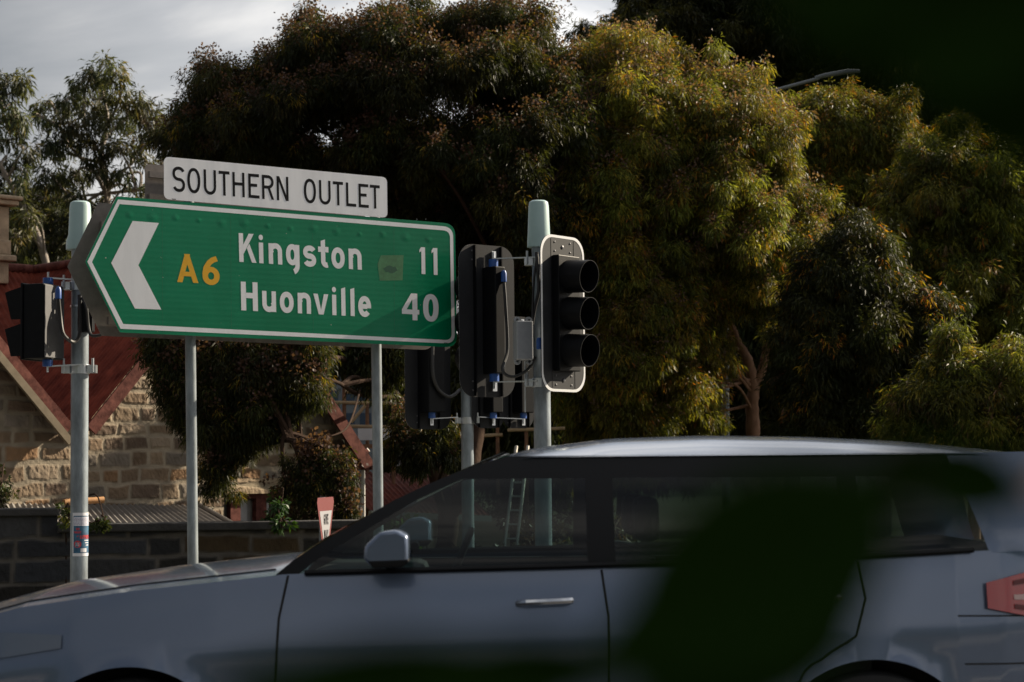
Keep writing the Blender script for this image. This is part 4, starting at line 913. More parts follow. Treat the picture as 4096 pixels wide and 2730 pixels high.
# rounded tree with orange tips
polyD = [(3150, 560), (3190, 460), (3260, 415), (3380, 405), (3480, 450), (3560, 440), (3630, 520), (3640, 640), (3610, 730), (3560, 820), (3440, 900), (3380, 990), (3200, 920), (3140, 720)]
lobD = fill_lobes(polyD, 37, .9, 105, 80); b0 = at(3170, 2400, 37)
trunkD = [([Vector((b0.x, b0.y, 0)), at(3165, 1800, 37), at(3160, 1500, 37), at(3180, 1300, 37), at(3240, 1050, 37), at(3350, 750, 37)], .17, .05), ([at(3170, 1450, 37), at(3215, 1350, 37), at(3235, 1240, 37), at(3225, 1000, 37)], .08, .03), ([at(3150, 1560, 37), at(3120, 1430, 37), at(3140, 1300, 37)], .05, .02)]
tree('orange_tipped_tree', 'rounded gum tree with orange leaf tips beside the sunlit gum', lobD, trunkD, BARK, LEAF, b0, twigs=20, dens=17500, pal=G2, wts=[.30, .22, .10, .28, .04, .06], tips=TP + [(.2, .08, .02)], tipf=.16)
polyE = [(3095, 1540), (3110, 1250), (3180, 1060), (3300, 940), (3420, 900), (3560, 960), (3680, 1060), (3760, 1200), (3740, 1400), (3680, 1700), (3640, 1850), (3100, 1850)]
lobE = fill_lobes(polyE, 28.5, .9, 110, 88, [(3120, 1420, 50, 110)]); b0 = at(3380, 2400, 28.5)
tree('drooping_tree', 'dark drooping tree below the orange tipped tree', lobE, [([Vector((b0.x, b0.y, 0)), at(3390, 1700, 28.5), at(3420, 1400, 28.5), at(3440, 1150, 28.5)], .14, .05), ([at(3400, 1450, 28.5), at(3520, 1300, 28.5), at(3650, 1200, 28.5)], .05, .02)], BARK, LEAF, b0, twigs=20, dens=18000, pal=G1, wts=dk_w, tips=TP, tipf=.06)
polyF = [(3440, 960), (3540, 760), (3660, 640), (3800, 560), (4250, 520), (4300, 1500), (4150, 1560), (3950, 1450), (3750, 1500), (3600, 1300), (3500, 1100)]
lobF = fill_lobes(polyF, 35, 1.3, 120, 105, [(3700, 1120, 40, 30)]); b0 = at(3950, 2400, 35)
tree('far_right_tree', 'dense dark tree filling the right edge behind the drooping tree', lobF, [([Vector((b0.x, b0.y, 0)), at(3950, 1700, 35), at(3980, 1300, 35), at(4050, 900, 35)], .2, .06), ([at(3960, 1500, 35), at(3800, 1250, 35), at(3700, 1150, 35)], .08, .03)], BARK, LEAF, b0, twigs=16, dens=12500, pal=G2, wts=[.34, .16, .05, .38, .02, .05], L=(.09, .16), tips=TP, tipf=.05)
polyG = [(3600, 1560), (3700, 1470), (3780, 1350), (3850, 1330), (3900, 1450), (3960, 1440), (4030, 1370), (4150, 1400), (4250, 1600), (4250, 1950), (3600, 1950), (3580, 1750)]
lobG = fill_lobes(polyG, 25.5, .7, 100, 82); b0 = at(3900, 2400, 25.5)
tree('lower_right_tree', 'low bushy gum with sunlit top at the lower right edge', lobG, [([Vector((b0.x, b0.y, 0)), at(3900, 1900, 25.5), at(3920, 1600, 25.5)], .1, .04)], BARK, LEAF, b0, twigs=14, dens=18000, pal=G2, wts=[.34, .14, .05, .38, .02, .07], tips=[(.2, .16, .03)], tipf=.08)
# background trees filling the depth
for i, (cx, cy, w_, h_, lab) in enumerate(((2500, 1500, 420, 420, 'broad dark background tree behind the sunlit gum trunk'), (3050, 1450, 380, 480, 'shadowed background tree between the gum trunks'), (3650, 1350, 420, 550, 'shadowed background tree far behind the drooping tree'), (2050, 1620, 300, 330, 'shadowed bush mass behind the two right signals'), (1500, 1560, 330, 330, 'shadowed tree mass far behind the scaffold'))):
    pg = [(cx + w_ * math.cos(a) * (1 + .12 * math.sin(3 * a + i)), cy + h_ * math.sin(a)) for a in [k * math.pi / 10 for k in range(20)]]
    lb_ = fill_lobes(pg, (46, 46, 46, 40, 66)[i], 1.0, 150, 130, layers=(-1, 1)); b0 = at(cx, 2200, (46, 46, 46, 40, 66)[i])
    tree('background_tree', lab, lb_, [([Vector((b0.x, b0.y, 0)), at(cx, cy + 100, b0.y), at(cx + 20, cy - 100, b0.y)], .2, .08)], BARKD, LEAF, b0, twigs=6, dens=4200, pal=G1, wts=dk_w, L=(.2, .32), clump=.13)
# pale gums at left
BARKP2 = 0
G3 = [(.050, .062, .036), (.070, .082, .045), (.036, .044, .028), (.09, .095, .05), (.10, .085, .045)]
def lob(lst, Y, k=1.): return [(at(x, y, Y + rs.uniform(-1., 1.)), r * k * Y / F4) for x, y, r in lst]
gumL = [(400, 290, 80), (330, 330, 65), (460, 300, 65), (270, 400, 70), (380, 400, 85), (480, 380, 75), (560, 390, 60), (590, 450, 70), (520, 470, 75), (440, 500, 70), (330, 510, 85), (250, 500, 65), (180, 420, 55), (160, 470, 55), (620, 530, 62), (650, 580, 50), (560, 570, 60), (480, 600, 80), (380, 600, 75), (260, 600, 80), (190, 580, 60), (590, 650, 55), (500, 700, 60), (400, 690, 55), (300, 700, 80), (200, 700, 80), (230, 800, 90), (330, 800, 70), (130, 800, 70), (440, 800, 50), (540, 780, 45), (600, 760, 35), (150, 900, 90), (250, 910, 100), (350, 900, 90), (200, 1000, 90), (100, 1000, 80), (300, 1010, 90), (530, 820, 40)]
lobL = lob(gumL, 45, .78); b0 = at(420, 2200, 45)
tL = [([Vector((b0.x, b0.y, 0)), at(425, 1300, 45), at(425, 900, 45), at(430, 760, 45), at(405, 620, 45), at(430, 480, 45), at(400, 330, 45)], .22, .04),
      ([at(432, 800, 45), at(380, 690, 44.8), at(300, 610, 44.8), at(250, 540, 45), at(240, 470, 45)], .09, .03), ([at(430, 760, 45), at(480, 700, 44.8), at(540, 640, 44.8), at(600, 540, 45)], .08, .025),
      ([at(425, 850, 44.8), at(490, 760, 44.6), at(560, 760, 44.6), at(600, 740, 44.6), at(640, 690, 44.8)], .05, .012), ([at(405, 620, 45), at(350, 540, 44.8), at(330, 450, 45)], .05, .02)]
tree('pale_gum_tree', 'open crowned gum tree with pale forked limbs at the left', lobL, tL, BARKP, LEAF, b0, tk=.55, twigs=39, dens=3300, pal=G3, wts=[.3, .25, .22, .13, .1], L=(.15, .26), clump=.12, wd=.17, twr=.045, per=18)
gumM = [(30, 330, 75), (90, 340, 55), (-30, 360, 80), (20, 430, 75), (80, 470, 60), (-40, 520, 80), (40, 560, 70), (100, 600, 55), (20, 660, 60), (-50, 680, 90), (90, 700, 60), (40, 800, 70), (120, 880, 60), (-30, 860, 80), (60, 950, 80)]
b0 = at(215, 2200, 43)
tM = [([Vector((b0.x, b0.y, 0)), at(215, 1250, 43), at(190, 1080, 43), at(140, 920, 43), at(65, 775, 43), at(0, 660, 43), at(-60, 560, 43), at(-40, 380, 43)], .2, .05), ([at(65, 775, 43), at(110, 680, 43), at(80, 560, 43), at(60, 400, 43)], .07, .02)]
tree('pale_gum_tree', 'gum tree with leaning pale trunk cut by the left edge of the view', lob(gumM, 43, .8), tM, BARKP, LEAF, b0, tk=.55, twigs=15, dens=3300, pal=G3, wts=[.3, .25, .22, .13, .1], L=(.15, .26), clump=.12, wd=.17, per=18)
gumN = [(700, 470, 60), (760, 440, 50), (660, 500, 50), (740, 510, 55), (690, 560, 45), (810, 460, 55), (560, 840, 25), (620, 770, 30), (500, 860, 35), (580, 800, 35)]
b0 = at(720, 2200, 52)
tree('pale_gum_tree', 'small pale gum crown between the left gum and the dark gum', lob(gumN, 52, .7), [([Vector((b0.x, b0.y, 0)), at(720, 1000, 52), at(715, 700, 52), at(720, 480, 52)], .16, .04)], BARKP, LEAF, b0, tk=.55, twigs=8, dens=2800, pal=G3, wts=[.3, .25, .22, .13, .1], L=(.17, .28), clump=.12, wd=.17, per=18)
polyK = [(-80, 760), (120, 800), (330, 860), (470, 900), (520, 1150), (-80, 1150)]
lobK = fill_lobes(polyK, 49, .6, 100, 85, layers=(0,)); b0 = at(200, 2200, 49)
tree('background_tree', 'shadowed background tree above the red roof ridge at the left', lobK, [([Vector((b0.x, b0.y, 0)), at(200, 1100, 49), at(210, 950, 49)], .2, .08)], BARKD, LEAF, b0, twigs=4, dens=6000, pal=G1, wts=dk_w, L=(.18, .28), clump=.12)
# shrubs
def shrub(name, label, lst, Y, pal, wts, dens, lf=LEAFD, **kw):
    lobes = lob(lst, Y); b0 = at(lst[0][0], 2300, Y)
    return tree(name, label, lobes, [([Vector((b0.x, b0.y, 0)), at(lst[0][0], lst[0][1] + lst[0][2] * .5, Y), at(lst[0][0], lst[0][1], Y)], .03, .012)], BARKD, lf, b0, twigs=4, dens=dens, pal=pal, wts=wts, cat='shrub', twr=.012, tk=.4, droop=.3, **kw)
G4 = [(.035, .085, .02), (.05, .11, .025), (.025, .06, .015)]
shrub('green_bush', 'bright green broad leaved bush beside the cottage window', [(1600, 2120, 40), (1560, 2090, 35), (1640, 2110, 32), (1600, 2180, 40), (1650, 2170, 30), (1560, 2190, 40), (1530, 2140, 40)], 24.5, G4, [.4, .35, .25], 9000, L=(.06, .11), wd=.6, clump=.03)
shrub('hedge', 'dark clipped hedge in front of the cottage', [(1600, 2240, 45), (1680, 2240, 45), (1740, 2235, 40), (1850, 2230, 45), (1920, 2220, 45), (1990, 2225, 45), (2070, 2230, 45), (2150, 2235, 45), (1530, 2245, 40)], 24, [(.02, .028, .012), (.03, .035, .015)], [.5, .5], 9000, L=(.03, .06), wd=.6, clump=.03)
shrub('autumn_shrub', 'brown leaved shrub behind the ladder', [(1960, 2050, 70), (2050, 2080, 70), (2140, 2060, 70), (1900, 2110, 50), (2000, 2150, 60), (2120, 2150, 60), (2200, 2120, 60), (2260, 2060, 70)], 29, [(.07, .045, .025), (.05, .035, .02), (.06, .05, .02)], [.4, .3, .3], 6500, L=(.05, .09), wd=.45, clump=.05)
shrub('yellow_shrub', 'wispy shrub with yellow green leaves seen through the rear car window', [(2450, 2120, 60), (2520, 2100, 50), (2400, 2050, 50), (2350, 2140, 60), (2560, 2140, 50), (2480, 2190, 60), (2300, 2190, 60), (2600, 2200, 60)], 20, [(.09, .08, .022), (.05, .07, .02), (.12, .07, .02)], [.35, .4, .25], 5200, L=(.05, .09), wd=.4, clump=.05)
shrub('climbing_plant', 'leafy creeper hanging over the step of the dark wall', [(265, 2060, 38), (240, 2090, 30), (290, 2090, 30), (275, 2040, 24), (390, 2098, 18), (420, 2100, 16)], 19.9, [(.05, .075, .02), (.08, .09, .02), (.03, .05, .015)], [.4, .2, .4], 12000, L=(.03, .06), wd=.5, clump=.03)
shrub('leafy_plant', 'upright green plant growing in front of the red framed window', [(1085, 2090, 26), (1060, 2115, 26), (1110, 2060, 22), (1118, 1990, 18), (1125, 2020, 22), (1130, 2100, 30), (1180, 2110, 32)], 20.6, G4, [.4, .35, .25], 11000, L=(.05, .09), wd=.4, clump=.03)
shrub('dark_shrub', 'small dark shrub at the left edge before the stone wall', [(5, 1940, 35), (-20, 1900, 35), (20, 1985, 30), (-10, 2010, 40)], 21.5, [(.03, .04, .015), (.05, .06, .02)], [.6, .4], 12000, L=(.03, .06), wd=.5, clump=.03)
print('leaves', NL[0])
exec_car = True
# ------------------------------------------------------------------ car
XA = at(513, 2700, 7.1).x; YN = 7.1; YC = 8.0
car = thing('car', 'silver blue hatchback SUV driving left past the camera, seen from its side', 'car', (XA + 1.3, YC, 0.0))
paint = mat('silver blue car paint', (.115, .155, .24), .27, .4, .03, 2, coat=1.)
trim = mat('black car trim', (.004, .0045, .006), .4, spec=.2); rubber = mat('tyre rubber', (.015, .015, .016), .85, 0, .2, 20); chrome = mat('chrome', (.6, .62, .66), .15, 1.)
alloy = mat('alloy rim', (.4, .41, .43), .35, .8); inter = mat('dark car interior', (.012, .013, .016), .8)
gm = bpy.data.materials.new('tinted car glass'); gm.use_nodes = True; t = gm.node_tree; t.nodes.clear()
o_ = N(t, 'ShaderNodeOutputMaterial'); tr = N(t, 'ShaderNodeBsdfTransparent'); tr.inputs[0].default_value = (.34, .43, .43, 1); gl = N(t, 'ShaderNodeBsdfGlossy'); gl.inputs['Roughness'].default_value = .02
fr_ = N(t, 'ShaderNodeFresnel'); fr_.inputs[0].default_value = 1.45; ms = N(t, 'ShaderNodeMixShader'); t.links.new(fr_.outputs[0], ms.inputs[0]); t.links.new(tr.outputs[0], ms.inputs[1]); t.links.new(gl.outputs[0], ms.inputs[2]); t.links.new(ms.outputs[0], o_.inputs[0])
def cp(a_, y_, z_): return Vector((XA + a_, YC + y_, z_))     # a: metres behind the front axle
HWs = [(-.90, .0), (-.893, .35), (-.875, .55), (-.82, .70), (-.72, .80), (-.5, .865), (-.2, .89), (.3, .90), (2.3, .90), (2.7, .885), (2.95, .86), (3.12, .82), (3.27, .755), (3.38, .66), (3.45, .52), (3.49, .33), (3.50, .0)]
def lerp_tab(tab, x):
    if x <= tab[0][0]: return tab[0][1]
    for (x0, y0), (x1, y1) in zip(tab, tab[1:]):
        if x <= x1: return y0 + (y1 - y0) * (x - x0) / (x1 - x0)
    return tab[-1][1]
BELT = [(-.9, .70), (-.85, .78), (-.72, .86), (-.4, .945), (0, 1.0), (.55, 1.055), (1.5, 1.07), (2.6, 1.095), (3.2, 1.12), (3.4, 1.10), (3.5, 1.02)]
ROOF = [(1.2, 1.44), (1.45, 1.505), (1.75, 1.54), (2.1, 1.548), (2.5, 1.54), (2.9, 1.518), (3.2, 1.486), (3.42, 1.455)]
st = sorted(set([round(-.9 + i * .02, 3) for i in range(221)] + [h[0] for h in HWs]))
PROF = [(.83, .24, 0), (.93, .30, 0), (.965, .42, 0), (.98, .55, 0), (1.0, .70, 0), (.99, .80, 0), (.975, .90, 0)]
def side_pt(a_, j, s):
    hw = lerp_tab(HWs, a_); bz = lerp_tab(BELT, a_); n_ = 18
    t_ = j / n_; z_ = .22 + (bz - .22) * t_
    cr = .90 + .10 * math.sin(min(1, t_ * 1.25) * math.pi * .62) ; cr = min(cr, 1.0)
    if t_ > .62: cr -= .055 * ((t_ - .62) / .38) ** 1.6
    if .56 < t_ < .66: cr -= .006 * (1 - abs(t_ - .61) / .05)       # crease line
    if t_ < .22: cr -= .05 * (1 - t_ / .22)
    y_ = hw * cr
    # arch snap
    for ax in (0., 2.64):
        dx, dz = a_ - ax, z_ - .345; dd = math.hypot(dx, dz)
        if .365 < dd < .42: k = .392 / dd; a_ = ax + dx * k; z_ = .345 + dz * k; y_ += .012
    return cp(a_, s * y_, z_)
bodyb = MB()
for s in (-1, 1):
    G = [[side_pt(a_, j, s) for j in range(19)] for a_ in st]
    for i in range(len(st) - 1):
        for j in range(18):
            q = [G[i][j], G[i + 1][j], G[i + 1][j + 1], G[i][j + 1]]; c = sum(q, Vector()) / 4
            if min(math.hypot(c.x - XA - ax, c.z - .345) for ax in (0., 2.64)) < .388: continue
            if s > 0: q = q[::-1]
            bodyb.add(q, [(0, 1, 2, 3)])
def deck(a0, a1, crown):
    rows = []
    for a_ in [x for x in st if a0 <= x <= a1]:
        yb = abs(side_pt(a_, 18, -1).y - YC); z0 = lerp_tab(BELT, a_)
        rows.append([cp(a_, yb * (k / 8 - 1), z0 + crown * (1 - (k / 8 - 1) ** 2) - .0) for k in range(17)])
    bodyb.grid([r[::-1] for r in rows])
deck(-.9, .62, .045); deck(3.24, 3.5, .0)
bo = bodyb.build('body', paint, car)
bm_ = __import__('bmesh').new(); bm_.from_mesh(bo.data); __import__('bmesh').ops.remove_doubles(bm_, verts=bm_.verts, dist=.0006); bm_.to_mesh(bo.data); bm_.free()
for p in bo.data.polygons: p.use_smooth = True
try: bo.data.set_sharp_from_angle(angle=R(35))
except Exception: pass
for sg_ in (-1, 1):      # bonnet shut lines
    P_ = []
    for k in range(14):
        a_ = -.66 + 1.16 * k / 13; yb = abs(side_pt(a_, 18, -1).y - YC); yy = min(.70, yb * .86); P_.append(cp(a_, sg_ * yy, lerp_tab(BELT, a_) + .045 * (1 - (yy / yb) ** 2) + .0012))
    MB().tube(P_, .004, 5).build('bonnet_gap', bpy.data.materials.new('bonnet gap') if False else trim, bo)
# greenhouse
AP = [(1.055, .50), (1.12, .60), (1.20, .735), (1.31, .925), (1.40, 1.12), (1.447, 1.26), (1.475, 1.36)]
ZT = 1.47; ZB = lambda a_: lerp_tab(BELT, a_)
def gh(a_, z_, s):
    t_ = max(0, (z_ - ZB(a_)) / (ZT - ZB(a_))); k = lerp_tab(HWs, min(a_, 3.1)) / .9
    return cp(a_, s * k * (.845 - .20 * t_ ** 1.35), z_)
def strip(zf0, zf1, fa, fb_, s, nr=8):
    rows = []
    for i in range(nr + 1):
        u_ = zf0 + (zf1 - zf0) * i / nr; zz = 1.055 + (ZT - 1.055) * u_
        a0, a1 = fa(zz), fb_(zz); row = []
        for k in range(9):
            a_ = a0 + (a1 - a0) * k / 8; z_ = max(ZB(a_) - .01, zz) if u_ > 0 else ZB(a_) - .01; row.append(gh(a_, z_, s))
        rows.append(row if s > 0 else row[::-1])
    return MB().grid([r for r in rows])
af = lambda z_: lerp_tab(AP, z_); ar = lambda z_: 3.40 - (z_ - 1.055) * .32
off = lambda f, d_: (lambda z_: f(z_) + d_)
const = lambda c_: (lambda z_: c_)
for s in (-1, 1):
    strip(0, 1, af, off(af, .085), s).build('front_pillar', trim, car, True)
    strip(0, .80, off(af, .085), const(1.63), s).build('side_window', gm, car, True)
    strip(0, 1, const(1.63), const(1.73), s).build('door_pillar', trim, car, True)
    strip(0, .80, const(1.73), const(2.55), s).build('side_window', gm, car, True)
    strip(0, 1, const(2.55), const(2.62), s).build('door_pillar', trim, car, True)
    strip(0.06, .80, const(2.62), off(ar, -.30), s).build('side_window', gm, car, True)
    strip(0, 1, off(ar, -.30), ar, s).build('rear_pillar', paint, car, True)
    for a0, a1 in ((off(af, .085), const(1.63)), (const(1.73), const(2.55)), (const(2.62), off(ar, -.30))):
        strip(.80, 1.0, a0, a1, s, 3).build('window_top_trim', trim, car, True)
    b_ = MB(); b_.tube([gh(a_, ZB(a_) + .004, s) + Vector((0, s * .012, 0)) for a_ in [.62 + i * .1 for i in range(25)]], .011, 6); b_.build('belt_moulding', trim, car, True)
rows = []
for i in range(45):
    a_ = 1.34 + (3.44 - 1.34) * i / 44; zr = lerp_tab(ROOF, a_)
    row = []
    for k in range(25):
        y_ = -1 + 2 * k / 24; yy = .655 * y_ * (lerp_tab(HWs, min(a_, 3.1)) / .9); drop = (zr - (ZT - .012 if a_ < 3.2 else ZT - .03)) ; drop = max(.035, zr - ZT + .004)
        z_ = zr - drop * abs(y_) ** 3.2; row.append(cp(a_, yy, z_))
    rows.append(row[::-1])
ro_ = MB().grid(rows).build('roof', paint, car, True)
MB().grid([[p - Z * .025 for p in r_[2:-2]] for r_ in rows[2:-2]]).build('roof_lining', inter, ro_, True)
rows = []
for i in range(9):
    t_ = i / 8; rows.append([cp(.56 + .80 * t_ + .06 * (1 - y_ * y_) * -1 * (1 - t_ * .5), y_ * (.80 - .16 * t_), (1.06 + .415 * t_ ** .86) + .02 * (1 - y_ * y_)) for y_ in [-1 + 2 * k / 12 for k in range(13)]])
MB().grid(rows).build('windscreen', gm, car, True)
rows = []
for i in range(7):
    t_ = i / 6; rows.append([cp(3.43 - .10 * t_ + .04 * (1 - y_ * y_), y_ * (.74 - .10 * t_), 1.10 + .33 * t_) for y_ in [-1 + 2 * k / 12 for k in range(13)]])
MB().grid(rows).build('rear_window', gm, car, True)
MB().box(cp(3.39, 0, 1.445), (.07, 0, 0), (0, .6, 0), (0, 0, .014)).build('spoiler', paint, car, bevel=.012)
# seams, handles, mirror, lamps
seam = mat('panel gap', (.004, .004, .005), .8)
def seamline(pts, s, parent=bo, w=.0045):
    b_ = MB(); P_ = []
    for (a_, z_) in pts:
        bz = lerp_tab(BELT, a_); j = (z_ - .22) / (bz - .22) * 18; lo = int(max(0, min(17, j))); p = side_pt(a_, lo, s).lerp(side_pt(a_, lo + 1, s), max(0, min(1, j - lo))); P_.append(p + Vector((0, s * .0005, 0)))
    b_.tube(P_, w, 5); b_.build('panel_gap', seam, parent)
for s in (-1, 1):
    for pts in ([(.56, 1.05), (.53, .9), (.52, .7), (.50, .5), (.52, .3)], [(1.68, 1.06), (1.70, .9), (1.70, .6), (1.69, .3)], [(2.60, 1.08), (2.62, .95), (2.58, .82), (2.42, .72), (2.28, .6), (2.2, .4)]):
        P2 = []
        for (x0, z0), (x1, z1) in zip(pts, pts[1:]): P2 += [(x0 + (x1 - x0) * k / 5, z0 + (z1 - z0) * k / 5) for k in range(5)]
        seamline(P2 + [pts[-1]], s)
    seamline([(2.95 + i * .04, .885 - i * .001) for i in range(11)], s, w=.003); seamline([(2.97 + i * .04, .715 - i * .001) for i in range(11)], s, w=.003)
    for a0 in (1.38, 2.34):
        y_ = abs(side_pt(a0, 15, -1).y - YC)
        hd = MB().tube([cp(a0, s * (y_ - .0), .945), cp(a0 + .03, s * (y_ + .03), .95), cp(a0 + .16, s * (y_ + .03), .955), cp(a0 + .19, s * y_, .955)], .013, 8).build('door_handle', chrome, car, True)
    mc = cp(.93, s * .975, 1.150); P_ = [(-.085, -.035), (-.055, -.062), (.05, -.060), (.07, -.045), (.07, .045), (.03, .066), (-.03, .058), (-.08, .01)]
    mr_ = MB().prism([mc + Vector((x_, -.095, z_)) for x_, z_ in P_][::-1], (0, .19, 0)).build('door_mirror', paint, car, True, bevel=.022)
    MB().prism([mc + Vector((x_, -.097, z_)) for x_, z_ in ((-.07, -.040), (-.05, -.066), (.052, -.064), (.073, -.046), (.073, -.036))][::-1], (0, .194, 0)).build('mirror_base', trim, mr_, bevel=.008)
    MB().tube([cp(.93, s * .84, 1.085), cp(.93, s * .95, 1.11)], .02, 8).build('mirror_arm', trim, mr_, True)
    # tail lamp follows the rear corner
    rows = []
    for i in range(13):
        a_ = 3.06 + .40 * i / 12; zc_ = .955; hh_ = .045 + .05 * min(1, i / 7); rows.append([Vector((0, 0, 0))] * 0)
        r_ = []
        for k in range(9):
            z_ = zc_ - hh_ + 2 * hh_ * k / 8; bz = lerp_tab(BELT, a_); j = (z_ - .22) / (bz - .22) * 18; lo = int(max(0, min(17, j))); p = side_pt(a_, lo, s).lerp(side_pt(a_, lo + 1, s), max(0, min(1, j - lo))); dirv = Vector((.5 * i / 12, s * 1, 0)).normalized(); r_.append(p + dirv * .016)
        rows[-1] = r_ if s > 0 else r_[::-1]
    tl_ = MB().grid(rows).build('tail_light', mat('red lamp lens', (.34, .006, .010), .12, coat=1.), car, True)
    for k0, k1, cl_ in ((1, 2, (.10, .003, .004)), (4, 5, (.55, .38, .36)), (6, 7, (.10, .003, .004))):
        MB().grid([[p + Vector((.0012, s * .0025, 0)) for p in r_[k0:k1 + 1]] for r_ in rows[3:]]).build('lamp_strip', mat('lamp strip', cl_, .25), tl_, True)
    rows = []
    for i in range(13):
        a_ = -.84 + .60 * i / 12; zc_ = .79 + .035 * i / 12; hh_ = .075 * (1 - .8 * i / 12) + .008; r_ = []
        for k in range(7):
            z_ = zc_ - hh_ + 2 * hh_ * k / 6; bz = lerp_tab(BELT, a_); j = (z_ - .22) / (bz - .22) * 18; lo = int(max(0, min(17, j))); p = side_pt(a_, lo, s).lerp(side_pt(a_, lo + 1, s), max(0, min(1, j - lo))); r_.append(p + Vector((-.5, s, .1)).normalized() * .008)
        rows.append(r_ if s > 0 else r_[::-1])
    MB().grid(rows).build('headlight', mat('clear lamp lens', (.16, .19, .24), .12, .6, coat=1.), car, True)
# wheels
for ax in (0., 2.64):
    for s in (-1, 1):
        c = cp(ax, s * .78, .345); axv = Vector((0, s, 0))
        wh = MB().lathe(c, axv, [(.20, -.1), (.30, -.105), (.335, -.09), (.345, -.05), (.345, .05), (.335, .09), (.30, .105), (.235, .10), (.225, .07)], 40).build('wheel', rubber, car, True)
        rm = MB().lathe(c, axv, [(.225, .07), (.235, .098), (.222, .10), (.21, .06), (.20, .03)], 40)
        for k in range(10):
            a_ = k * math.pi / 5; dv = Vector((math.cos(a_), 0, math.sin(a_))); tvv = Vector((-math.sin(a_), 0, math.cos(a_)))
            rm.box(c + dv * .125 + axv * .075, dv * .095, tvv * .014, axv * .012)
        rm.lathe(c, axv, [(.055, .05), (.055, .095), (.001, .1)], 20); rm.build('rim', alloy, wh, True)
        MB().lathe(c - axv * .22, axv, [(.40, .3), (.40, .0), (.001, .0)], 36).build('arch_liner', trim, car, True)
# interior
MB().box(cp(1.75, 0, .30), (1.6, 0, 0), (0, .74, 0), (0, 0, .05)).build('cabin_floor', inter, car)
for s in (-1, 1): MB().box(cp(1.6, s * .76, .66), (1.05, 0, 0), (0, .02, 0), (0, 0, .38)).build('door_card', inter, car)
MB().box(cp(.78, 0, .92), (.22, 0, 0), (0, .74, 0), (0, 0, .12)).build('dashboard', inter, car, bevel=.04)
for a0 in (1.62, 2.5):
    for y_ in (-.37, .37):
        so2 = MB().prism([cp(a0 - .45, y_ - .24, .48), cp(a0 - .42, y_ - .24, .62), cp(a0, y_ - .24, .60), cp(a0 + .16, y_ - .24, 1.12), cp(a0 + .28, y_ - .24, 1.10), cp(a0 + .14, y_ - .24, .45)], (0, .48, 0)).build('seat', inter, car, bevel=.03)
        MB().box(cp(a0 + .25, y_, 1.23), (.045, 0, 0), (0, .13, 0), (0, 0, .085)).build('headrest', inter, so2, bevel=.03)
wheelc = cp(1.12, .37, 1.0); MB().tube([wheelc + Vector((.07 * math.sin(a_), .18 * math.cos(a_), .17 * math.sin(a_))) for a_ in [i * math.pi / 10 for i in range(21)]], .014, 8).build('steering_wheel', inter, car, True)
# ------------------------------------------------------------------ street lamp far back
lamp = thing('street_lamp', 'tall grey street lamp pole half hidden by the sunlit gum', 'street lamp', at(2905, 2400, 33.2)); lamp.location.z = 0
lt = at(2896, 420, 33.2); lbm = at(2902, 1600, 33.2); d = (lbm - lt) / (lt.z - lbm.z)
lpm = mat('dull grey lamp post', (.15, .17, .19), .6, .2, .15, 5)
MB().tube([lt, lt + d * lt.z], [.05, .07], 8).build('pole', lpm, lamp)
MB().tube(catmull([lt, at(2960, 395, 33.2), at(3086, 365, 33.2), at(3276, 314, 33.2)], 5), .028, 10).build('arm', lpm, lamp, True)
MB().tube([at(3262, 312, 33.2), at(3300, 302, 33.2), at(3390, 286, 33.2), at(3440, 284, 33.2)], [.032, .04, .045, .03], 10).build('lamp_head', lpm, lamp, True)
# ------------------------------------------------------------------ shrub beside the photographer (out of focus)
fg = thing('foreground_shrub', 'dark broad leaves of a shrub right in front of the lens', 'shrub', (.62, .55, 0))
fgm = bpy.data.materials.new('dark green broad leaf'); fgm.use_nodes = True; t = fgm.node_tree; b = t.nodes['Principled BSDF']; b.inputs['Base Color'].default_value = (.010, .028, .003, 1); b.inputs['Roughness'].default_value = .8; b.inputs['Specular IOR Level'].default_value = .05
def fleaf(mb, base, tip, width, nrm, sag=.0):
    base = Vector(base); tip = Vector(tip); ax = tip - base; L_ = ax.length; ax.normalize(); nrm = Vector(nrm); sd = ax.cross(nrm).normalized(); nn = sd.cross(ax)
    prof = [0, .32, .62, .84, .96, 1, .97, .88, .72, .48, .2, 0]
    rows = []
    for i, p in enumerate(prof):
        t_ = i / (len(prof) - 1); c = base + ax * L_ * t_ - nn * sag * L_ * (t_ ** 2)
        rows.append([c + sd * (width / 2 * max(p, .01) * k) + nn * (abs(k) * .12 * width * p) for k in (-1, -.5, 0, .5, 1)])
    mb.grid(rows); mb.grid([[p_ - nn * .0006 for p_ in r_[::-1]] for r_ in rows])
fgb = MB(); tw = MB(); root = Vector((.62, .55, 0)); FY = .40
def fl(x0, y0, x1, y1, wpx, Y=FY, Y1=None):
    fleaf(fgb, at(x0, y0, Y), at(x1, y1, Y1 or Y), wpx * Y / F4, (random.uniform(-.35, .35), -1, random.uniform(-.3, .3)))
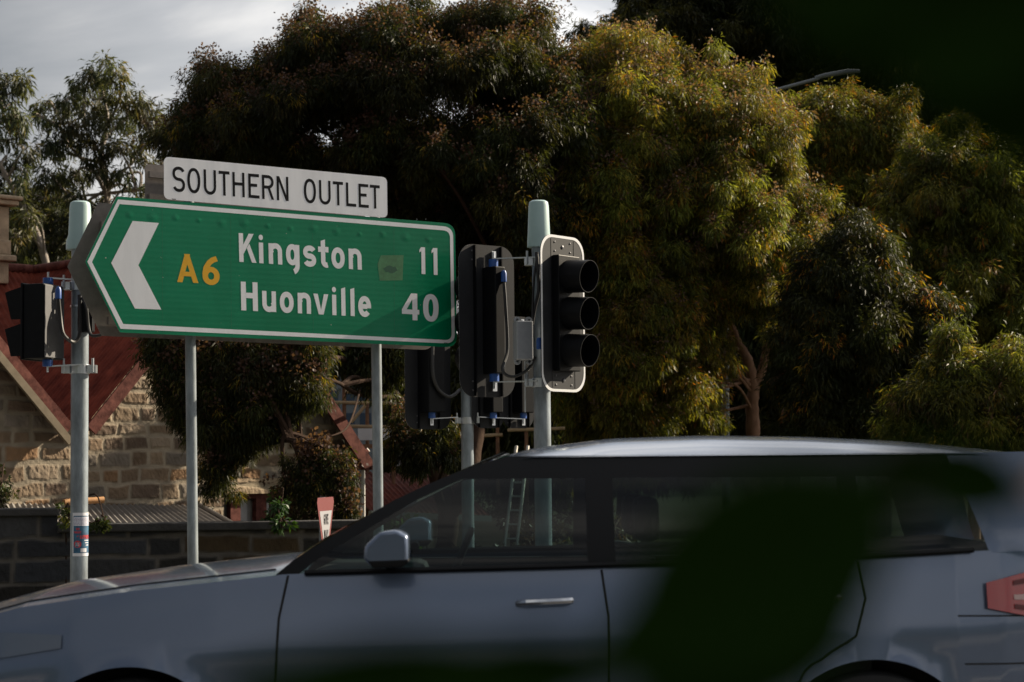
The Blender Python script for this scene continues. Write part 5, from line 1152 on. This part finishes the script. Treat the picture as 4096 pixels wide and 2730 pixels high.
# upper branch
for k in range(46):
    u_ = random.random(); v_ = random.random()
    x0 = 3450 + 1000 * u_; y0 = -150 + 560 * v_ * (.35 + .65 * u_)
    fl(x0 + 250, y0 - 60, x0 - 480, y0 + random.uniform(-80, 130), random.uniform(380, 560), Y=FY + random.uniform(-.04, .05))
for a_ in ((4350, -150, 3060, -40, 520), (4300, 60, 3230, 120, 420), (3900, -250, 3480, 380, 520), (4300, 200, 4050, 640, 420), (4200, 300, 3620, 470, 360), (4250, 350, 3800, 560, 420), (4300, 420, 3900, 640, 300), (4150, 200, 3700, 420, 420)): fl(*a_, Y=FY)
# lower branch
for a_ in ((3620, 1900, 2380, 2760, 800), (3450, 2080, 2650, 2900, 640), (3500, 2150, 2300, 2650, 520), (3560, 1830, 4180, 1990, 330), (3600, 1850, 4050, 2080, 260), (3480, 1930, 3800, 1840, 300), (2350, 2740, 800, 2770, 420), (2300, 2800, 1500, 2680, 320), (1700, 2790, 850, 2690, 240), (2600, 2700, 1700, 2640, 260), (3250, 2350, 2500, 2900, 560), (3350, 2200, 2550, 2620, 560)): fl(*a_, Y=FY + random.uniform(-.02, .02))
# unseen leaves added beside, above and behind the lens, shading those in view
n_ = 0
while n_ < 900:
    p = Vector((random.uniform(-.55, .95), random.uniform(-.75, .75), random.uniform(.6, 2.3)))
    if p.y > -.06 and abs(p.x) < .10 + .31 * max(p.y, 0) and abs(p.z - 1.42) < .10 + .26 * max(p.y, 0): continue
    if p.x < .12 and p.y > .1: continue
    if abs(p.x) < .09 and abs(p.y) < .09: continue
    n_ += 1
    fleaf(fgb, p, p + Vector((random.uniform(-.08, .08), random.uniform(-.08, .02), random.uniform(-.1, .02))), .055, (random.uniform(-1, 1), random.uniform(-1, 1), random.uniform(.2, 1)))
fgb.build('leaves', fgm, fg, True)
for pth in ([root, (.6, .55, .6), (.45, .56, 1.0), (.33, .56, 1.22), at(4600, 2100, .5), at(4100, 1990, .44), at(3580, 1930, .405)], [(.6, .55, .6), (.5, .56, 1.0), at(4400, 3600, .5), at(3300, 3250, .42), at(2300, 2900, .405)], [(.6, .55, .6), (.55, .55, 1.4), at(4600, 200, .5), at(4200, 100, .42), at(3900, 50, .405)], [(.55, .55, 1.4), (.6, .6, 2.1)]):
    P_ = catmull(pth, 5); tw.tube(P_, [.006 - .0045 * i / (len(P_) - 1) for i in range(len(P_))], 6)
tw.build('stems', BARKD, fg, True)
